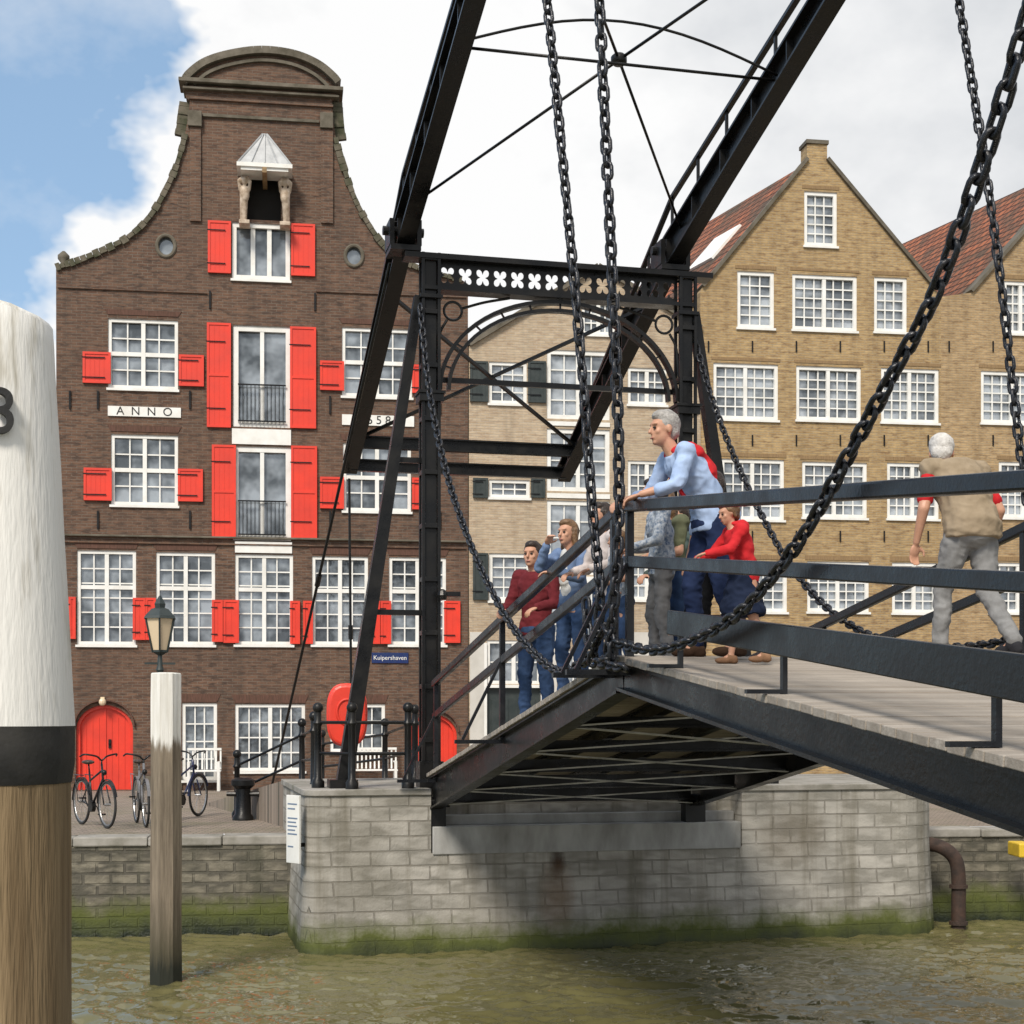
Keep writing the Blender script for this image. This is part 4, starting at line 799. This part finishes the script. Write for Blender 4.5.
def person(t,w,ang,label,pose={},k=1.0,top=None,pants=None,shoes=None,hair=None,hairlong=0,hf=(1,0,0),bulk=1.0,sleeve='long',skirt=False,extra=None,curl=.6,handn=(0,0,-1)):
    loc=B2W(DP(t,w,0)); rt=root('person',tuple(loc),ang,label,'person',group='people on the drawbridge')
    J={a:V(b) for a,b in DEF.items()}; J.update({a:V(b) for a,b in pose.items()}); J={a:b*k for a,b in J.items()}
    def torso(b,g,low=0):
        side=(J['shL']-J['shR']).normalized(); pts=[(J['pel']+V((0,0,-.09*k)),.12,.155),(J['pel'],.125,.165),(J['waist'],.108,.14),((J['waist']+J['chest'])/2,.112,.15),(J['chest'],.12,.17),(J['chest'].lerp(J['neck'],.5),.105,.17),(J['chest'].lerp(J['neck'],.75),.085,.14),(J['chest'].lerp(J['neck'],.95),.06,.075)]
        pts=pts[low:]
        vs=[];fs=[];n_=16
        for i,(c,f,sd_) in enumerate(pts):
            d=(pts[min(i+1,len(pts)-1)][0]-pts[max(i-1,0)][0]).normalized(); sx=(side-d*side.dot(d)).normalized(); fw=sx.cross(d)
            for j in range(n_): a=2*math.pi*j/n_; vs.append(c+fw*math.cos(a)*(f*bulk*k+g)+sx*math.sin(a)*(sd_*bulk*k+g))
        for i in range(len(pts)-1):
            for j in range(n_): fs.append((i*n_+j,i*n_+(j+1)%n_,(i+1)*n_+(j+1)%n_,(i+1)*n_+j))
        fs.append(tuple(range(n_))[::-1]); fs.append(tuple((len(pts)-1)*n_+j for j in range(n_))); b.add(vs,fs)
        for s_ in 'LR': b.cap(J['chest'].lerp(J['neck'],.55),J['sh'+s_],.06*k+g,.062*k+g)
    def arms(b,g,full=True,half=False):
        for s_ in 'LR':
            q=J['el'+s_]
            if half: q=J['sh'+s_].lerp(q,.75)
            b.cap(J['sh'+s_],q,.055*k+g,.042*k+g)
            if full: b.cap(q,J['wr'+s_].lerp(q,.06),.042*k+g,.026*k+g)
    def legs(b,g):
        for s_ in 'LR':
            kn=J['kn'+s_]
            b.cap(J['hp'+s_],kn,.088*k*bulk+g,.057*k+g); m_=kn.lerp(J['an'+s_],.3)-V((.012,0,0)); b.cap(kn,m_,.055*k+g,.052*k+g); b.cap(m_,J['an'+s_]+V((0,0,.02)),.052*k+g,.034*k+g*1.3)
    b=MB(); torso(b,0); arms(b,0); legs(b,0)
    hd=J['head']; f=V(hf).normalized(); up=V((0,0,1)); up=(up-f*up.dot(f)).normalized(); lf=up.cross(f); HM=Matrix((f,lf,up)).transposed()
    def H(x,y,z): return hd+HM@V((x,y,z))*k
    b.cap(J['neck']-V((0,0,.03)),hd-up*.05*k,.056*k,.052*k)
    b.ell(H(-.012,0,.025),(.096*k,.077*k,.098*k),HM,n=18); b.ell(H(.02,0,-.04),(.072*k,.06*k,.078*k),HM,n=16); b.ell(H(.062,0,-.088),(.026*k,.028*k,.022*k),HM)
    b.ell(H(.075,0,.035),(.02*k,.055*k,.014*k),HM); b.cap(H(.088,0,.015),H(.108,0,-.022),.009*k,.014*k,8); b.ell(H(.082,0,-.058),(.014*k,.026*k,.011*k),HM)
    for sg in (-1,1): b.ell(H(-.01,sg*.078,-.005),(.02*k,.011*k,.032*k),HM,n=10); b.ell(H(.06,sg*.04,-.02),(.022*k,.02*k,.022*k),HM)
    for s_,sg in (('L',1),('R',-1)):
        d=J['wr'+s_]-J['el'+s_]; hn=V(handn); hand(b,J['wr'+s_],d.normalized()+hn*.15,hn,sg,curl,k*1.02)
        b.cap(J['an'+s_],J['an'+s_]+V((.1,0,-.05))*k,.035*k,.03*k)
    vox(b,'body',M['skin'],rt,.0085,2)
    for sg in (-1,1):
        e=MB(); e.ell(H(.083,sg*.032,.008),(.011*k,.014*k,.008*k),HM,n=10); e.obj('eye',M['ink'],rt,smooth=True)
    e=MB(); e.ell(H(.0945,0,-.062),(.006*k,.022*k,.006*k),HM,n=10); e.obj('mouth',M['lips'],rt,smooth=True)
    b=MB(); torso(b,.016*k); arms(b,.014*k,sleeve=='long',sleeve=='short')
    if sleeve=='rolled': 
        for s_ in 'LR': b.cap(J['el'+s_],J['el'+s_].lerp(J['wr'+s_],.45),.054*k,.048*k)
    vox(b,'shirt',top,rt,.012,2,.016)
    b=MB()
    pc=J['pel']
    if skirt:
        b.lathe(pc+V((.02,0,-.42*k)),[(.245*k,0),(.2*k,.2*k),(.15*k,.46*k)],18); vox(b,'skirt',pants,rt,.012,2,.03)
    else:
        b.ell(pc-V((0,0,.03*k)),(.145*bulk*k,.172*bulk*k,.13*k),n=16); legs(b,.016*k); vox(b,'trousers',pants,rt,.012,3,.018)
    for s_ in 'LR':
        a=J['an'+s_]; b=MB(); b.cap(a-V((.03,0,.03))*k,a+V((.02,0,-.02))*k,.043*k,.046*k); b.ell(a+V((.09,0,-.05))*k,(.1*k,.045*k,.038*k)); b.ell(a+V((-.02,0,-.055))*k,(.06*k,.04*k,.032*k)); vox(b,'shoe',shoes,rt,.012,2)
    b=MB(); b.ell(H(-.03,0,.045),(.096*k,.088*k,.098*k),HM,n=18); b.ell(H(.015,0,.095),(.07*k,.068*k,.042*k),HM,n=14); b.ell(H(-.06,0,-.01),(.055*k,.078*k,.075*k),HM,n=14)
    if hairlong:
        b.cap(H(-.07,0,.02),H(-.085,0,-hairlong),.075*k,.045*k)
        for sg in (-1,1): b.cap(H(-.02,sg*.065,.03),H(-.035,sg*.075,-hairlong*.8),.035*k,.025*k)
    vox(b,'hair',hair,rt,.01,1,.012)
    if extra: extra(rt,J,H,k,torso,arms)
    return rt
M['lips']=basic('lips',(.35,.12,.1),(.3,.1,.09),rough=.5)
hg=basic('grey_hair',(.42,.4,.38),(.22,.21,.2),rough=.7,scale=25,bump=.8,bscale=60); hw_=basic('white_hair',(.62,.6,.57),(.42,.4,.38),rough=.7,scale=25,bump=.8,bscale=60)
hb=basic('dark_brown_hair',(.035,.02,.013),(.015,.01,.008),rough=.5,scale=25,bump=.8,bscale=60); hl_=basic('light_brown_hair',(.2,.11,.05),(.09,.05,.025),rough=.5,scale=25,bump=.8,bscale=60)
navy=cloth('navy_trousers',(.02,.034,.09)); lblue=cloth('light_blue_shirt',(.38,.49,.7),(.3,.4,.6)); redk=cloth('red_knit',(.58,.028,.035),(.42,.016,.02)); denim=cloth('blue_denim',(.04,.075,.16)); black=cloth('black_cloth',(.015,.015,.017)); greyc=cloth('grey_trousers',(.17,.17,.175))
maroon=cloth('maroon_shirt',(.15,.022,.028)); olive=cloth('olive_top',(.14,.15,.09)); floral=cloth('pale_patterned_top',(.5,.53,.56),(.1,.15,.24),38); beige=cloth('beige_waistcoat',(.33,.26,.18),(.25,.195,.13)); khgrey=cloth('stone_grey_trousers',(.27,.27,.27),(.19,.19,.19)); shoe1=cloth('brown_shoe_leather',(.07,.04,.025)); shoe2=cloth('dark_shoe',(.03,.03,.035)); pale=cloth('pale_sandal_leather',(.3,.17,.1)); dnavy=cloth('dark_navy_dress',(.014,.022,.05)); white=cloth('white_cotton',(.72,.72,.72)); teal=cloth('grey_green_jacket',(.08,.11,.1)); pinkw=cloth('white_pink_top',(.65,.58,.56))
FL=BA+math.pi
def scarf(rt,J,H,k,torso,arms):
    b=MB(); n_=J['neck']
    up=(J['neck']-J['chest']).normalized(); fw=V((up.z,0,-up.x)); R3=Matrix((fw,V((0,1,0)),up)).transposed()
    b.ell(n_-up*.1*k-fw*.03,(.128*k,.195*k,.115*k),R3,n=18); b.ell(n_-up*.22*k-fw*.05,(.108*k,.165*k,.19*k),R3,n=18)
    for s_,sg in (('L',1),('R',-1)):
        sh=J['sh'+s_]; b.cap(n_+fw*.03-up*.02,sh+V((0,-sg*.015,.025)),.04,.052)
        b.cap(sh+V((.03,-sg*.06,.02)),J['chest']+fw*.145+V((0,sg*.04,0)),.04,.028)
    b.ell(J['chest']+fw*.145,(.032,.045,.038),R3); b.cap(J['chest']+fw*.15,J['waist']+fw*.16+V((0,.05,.06)),.03,.022); b.cap(J['chest']+fw*.15,J['waist']+fw*.16+V((0,-.04,.1)),.028,.022)
    vox(b,'red_sweater',redk,rt,.012,3,.028)
lean=dict(pel=(-.06,0,.97),waist=(-.02,0,1.09),chest=(.1,0,1.29),neck=(.23,0,1.45),head=(.3,0,1.585),shL=(.2,.19,1.4),shR=(.2,-.19,1.4),elL=(.3,.27,1.16),elR=(.32,-.25,1.16),wrL=(.53,.17,1.1),wrR=(.55,-.13,1.1),hpL=(-.07,.09,.95),hpR=(-.07,-.09,.95),knL=(-.08,.1,.52),knR=(.06,-.1,.52),anL=(-.2,.11,.09),anR=(.02,-.11,.09))
person(8.62,.56,FL,'grey haired man leaning on handrail with red sweater over shoulders',lean,1.09,lblue,navy,shoe1,hg,extra=scarf,sleeve='rolled',bulk=1.04,hf=(1,.1,-.05))
cl=dict(pel=(-.06,0,.93),waist=(-.04,0,1.04),chest=(.02,0,1.25),neck=(.08,0,1.42),head=(.14,0,1.56),shL=(.06,.17,1.37),shR=(.06,-.17,1.37),elL=(.2,.24,1.16),elR=(.22,-.22,1.16),wrL=(.45,.18,1.12),wrR=(.44,-.14,1.1),hpL=(-.06,.09,.9),hpR=(-.06,-.09,.9),knL=(-.1,.1,.48),knR=(.05,-.1,.48),anL=(-.22,.12,.1),anR=(.06,-.1,.09))
def hood(rt,J,H,k,torso,arms):
    b=MB(); b.ell(J['neck']+V((-.07,0,.0))*k,(.09*k,.12*k,.08*k)); b.ell(J['neck']+V((-.02,0,.03))*k,(.085*k,.1*k,.04*k)); vox(b,'hood',redk,rt,.012,2,.02)
person(9.2,.62,FL,'child in red hoodie and dark blue dress with bare legs',cl,.7,redk,dnavy,pale,hl_,skirt=True,hairlong=.06,extra=hood,hf=(1,.15,-.3),bulk=1.0)
sm=dict(lean); sm.update(chest=(.03,0,1.3),neck=(.09,0,1.47),head=(.14,0,1.61),shL=(.08,.19,1.42),shR=(.08,-.19,1.42),elL=(.16,.27,1.16),elR=(.16,-.27,1.16),wrL=(.38,.2,1.12),wrR=(.38,-.15,1.12))
up_=dict(sm); up_.update(pel=(-.02,0,.95),chest=(0,0,1.29),neck=(.02,0,1.47),head=(.06,0,1.61),shL=(.0,.19,1.42),shR=(.0,-.19,1.42),elL=(.06,.26,1.15),elR=(.06,-.26,1.15),wrL=(.27,.2,1.1),wrR=(.27,-.18,1.1),hpL=(-.02,.09,.93),hpR=(-.02,-.09,.93),knL=(.0,.1,.51),knR=(.04,-.1,.51),anL=(-.08,.11,.09),anR=(.02,-.11,.09))
person(4.45,.3,FL+.7,'young dark haired man in maroon shirt at the rail',up_,1.1,maroon,denim,shoe2,hb,hf=(1,.2,0))
pt=dict(up_); pt.update(elR=(.22,-.22,1.3),wrR=(.26,-.06,1.5),elL=(.14,.26,1.18),wrL=(.32,.1,1.22))
def jacket(rt,J,H,k,torso,arms):
    b=MB(); c=J['chest']; b.ell(c+V((.09,0,-.02)),(.05,.07,.2)); b.ell(J['waist']+V((.07,0,.0)),(.06,.08,.12)); vox(b,'white_undershirt',white,rt,.01,2,.01)
person(6.0,.25,FL+.45,'brown haired woman in blue jacket and jeans shading her eyes',pt,.98,cloth('faded_blue_jacket',(.16,.23,.38)),denim,shoe2,hl_,.16,hf=(1,.15,0),extra=jacket,bulk=.9)
person(6.75,.35,FL+.2,'woman in white top looking towards the water',up_,.95,pinkw,denim,shoe2,hb,.15,bulk=.92,hf=(1,.2,0))
person(7.35,.3,FL+.1,'child in striped pale top leaning on the middle rail',up_,.72,floral,denim,shoe1,hl_,.1,hf=(1,0,-.1),bulk=.95,sleeve='short')
person(7.3,.75,FL+.2,'woman in olive top and jeans standing by the chains',up_,.93,olive,denim,shoe2,hl_,.2,hf=(1,.2,-.1),bulk=.9,sleeve='short')
person(7.75,.5,FL-.15,'woman in pale patterned top and grey trousers beside the rail',up_,.9,floral,greyc,shoe1,hb,.14,hf=(1,-.2,0),bulk=.9)
person(6.5,1.15,FL+.3,'person in grey green jacket behind the others',up_,1.0,teal,black,shoe2,hb,0,bulk=1.0)
person(8.1,.85,FL+.6,'person in light blue top and black trousers standing on the deck',dict(anL=(-.2,.12,.1),knL=(-.06,.1,.5),anR=(.08,-.11,.09)),.88,lblue,black,shoe2,hb,.1,bulk=.9,sleeve='short')
def vest(rt,J,H,k,torso,arms):
    b=MB(); torso(b,.03*k); b.ell(J['pel']+V((0,0,-.02)),(.165,.195,.13)); vox(b,'waistcoat',beige,rt,.012,3,.018)
mr=dict(waist=(.03,0,1.08),chest=(.12,0,1.27),neck=(.23,0,1.41),head=(.32,0,1.51),shL=(.18,.2,1.36),shR=(.16,-.2,1.36),elL=(.14,.29,1.08),wrL=(.24,.28,.84),elR=(.05,-.29,1.08),wrR=(.18,-.3,.85),knL=(.16,.11,.51),anL=(.18,.13,.09),knR=(-.04,-.1,.5),anR=(-.3,-.12,.13),pel=(-.02,0,.95))
person(8.85,2.68,1.95,'white haired man in beige waistcoat seen from behind walking',mr,1.12,redk,khgrey,shoe2,hw_,extra=vest,bulk=1.14,sleeve='short',hf=(1,-.75,-.4))
bake_all()
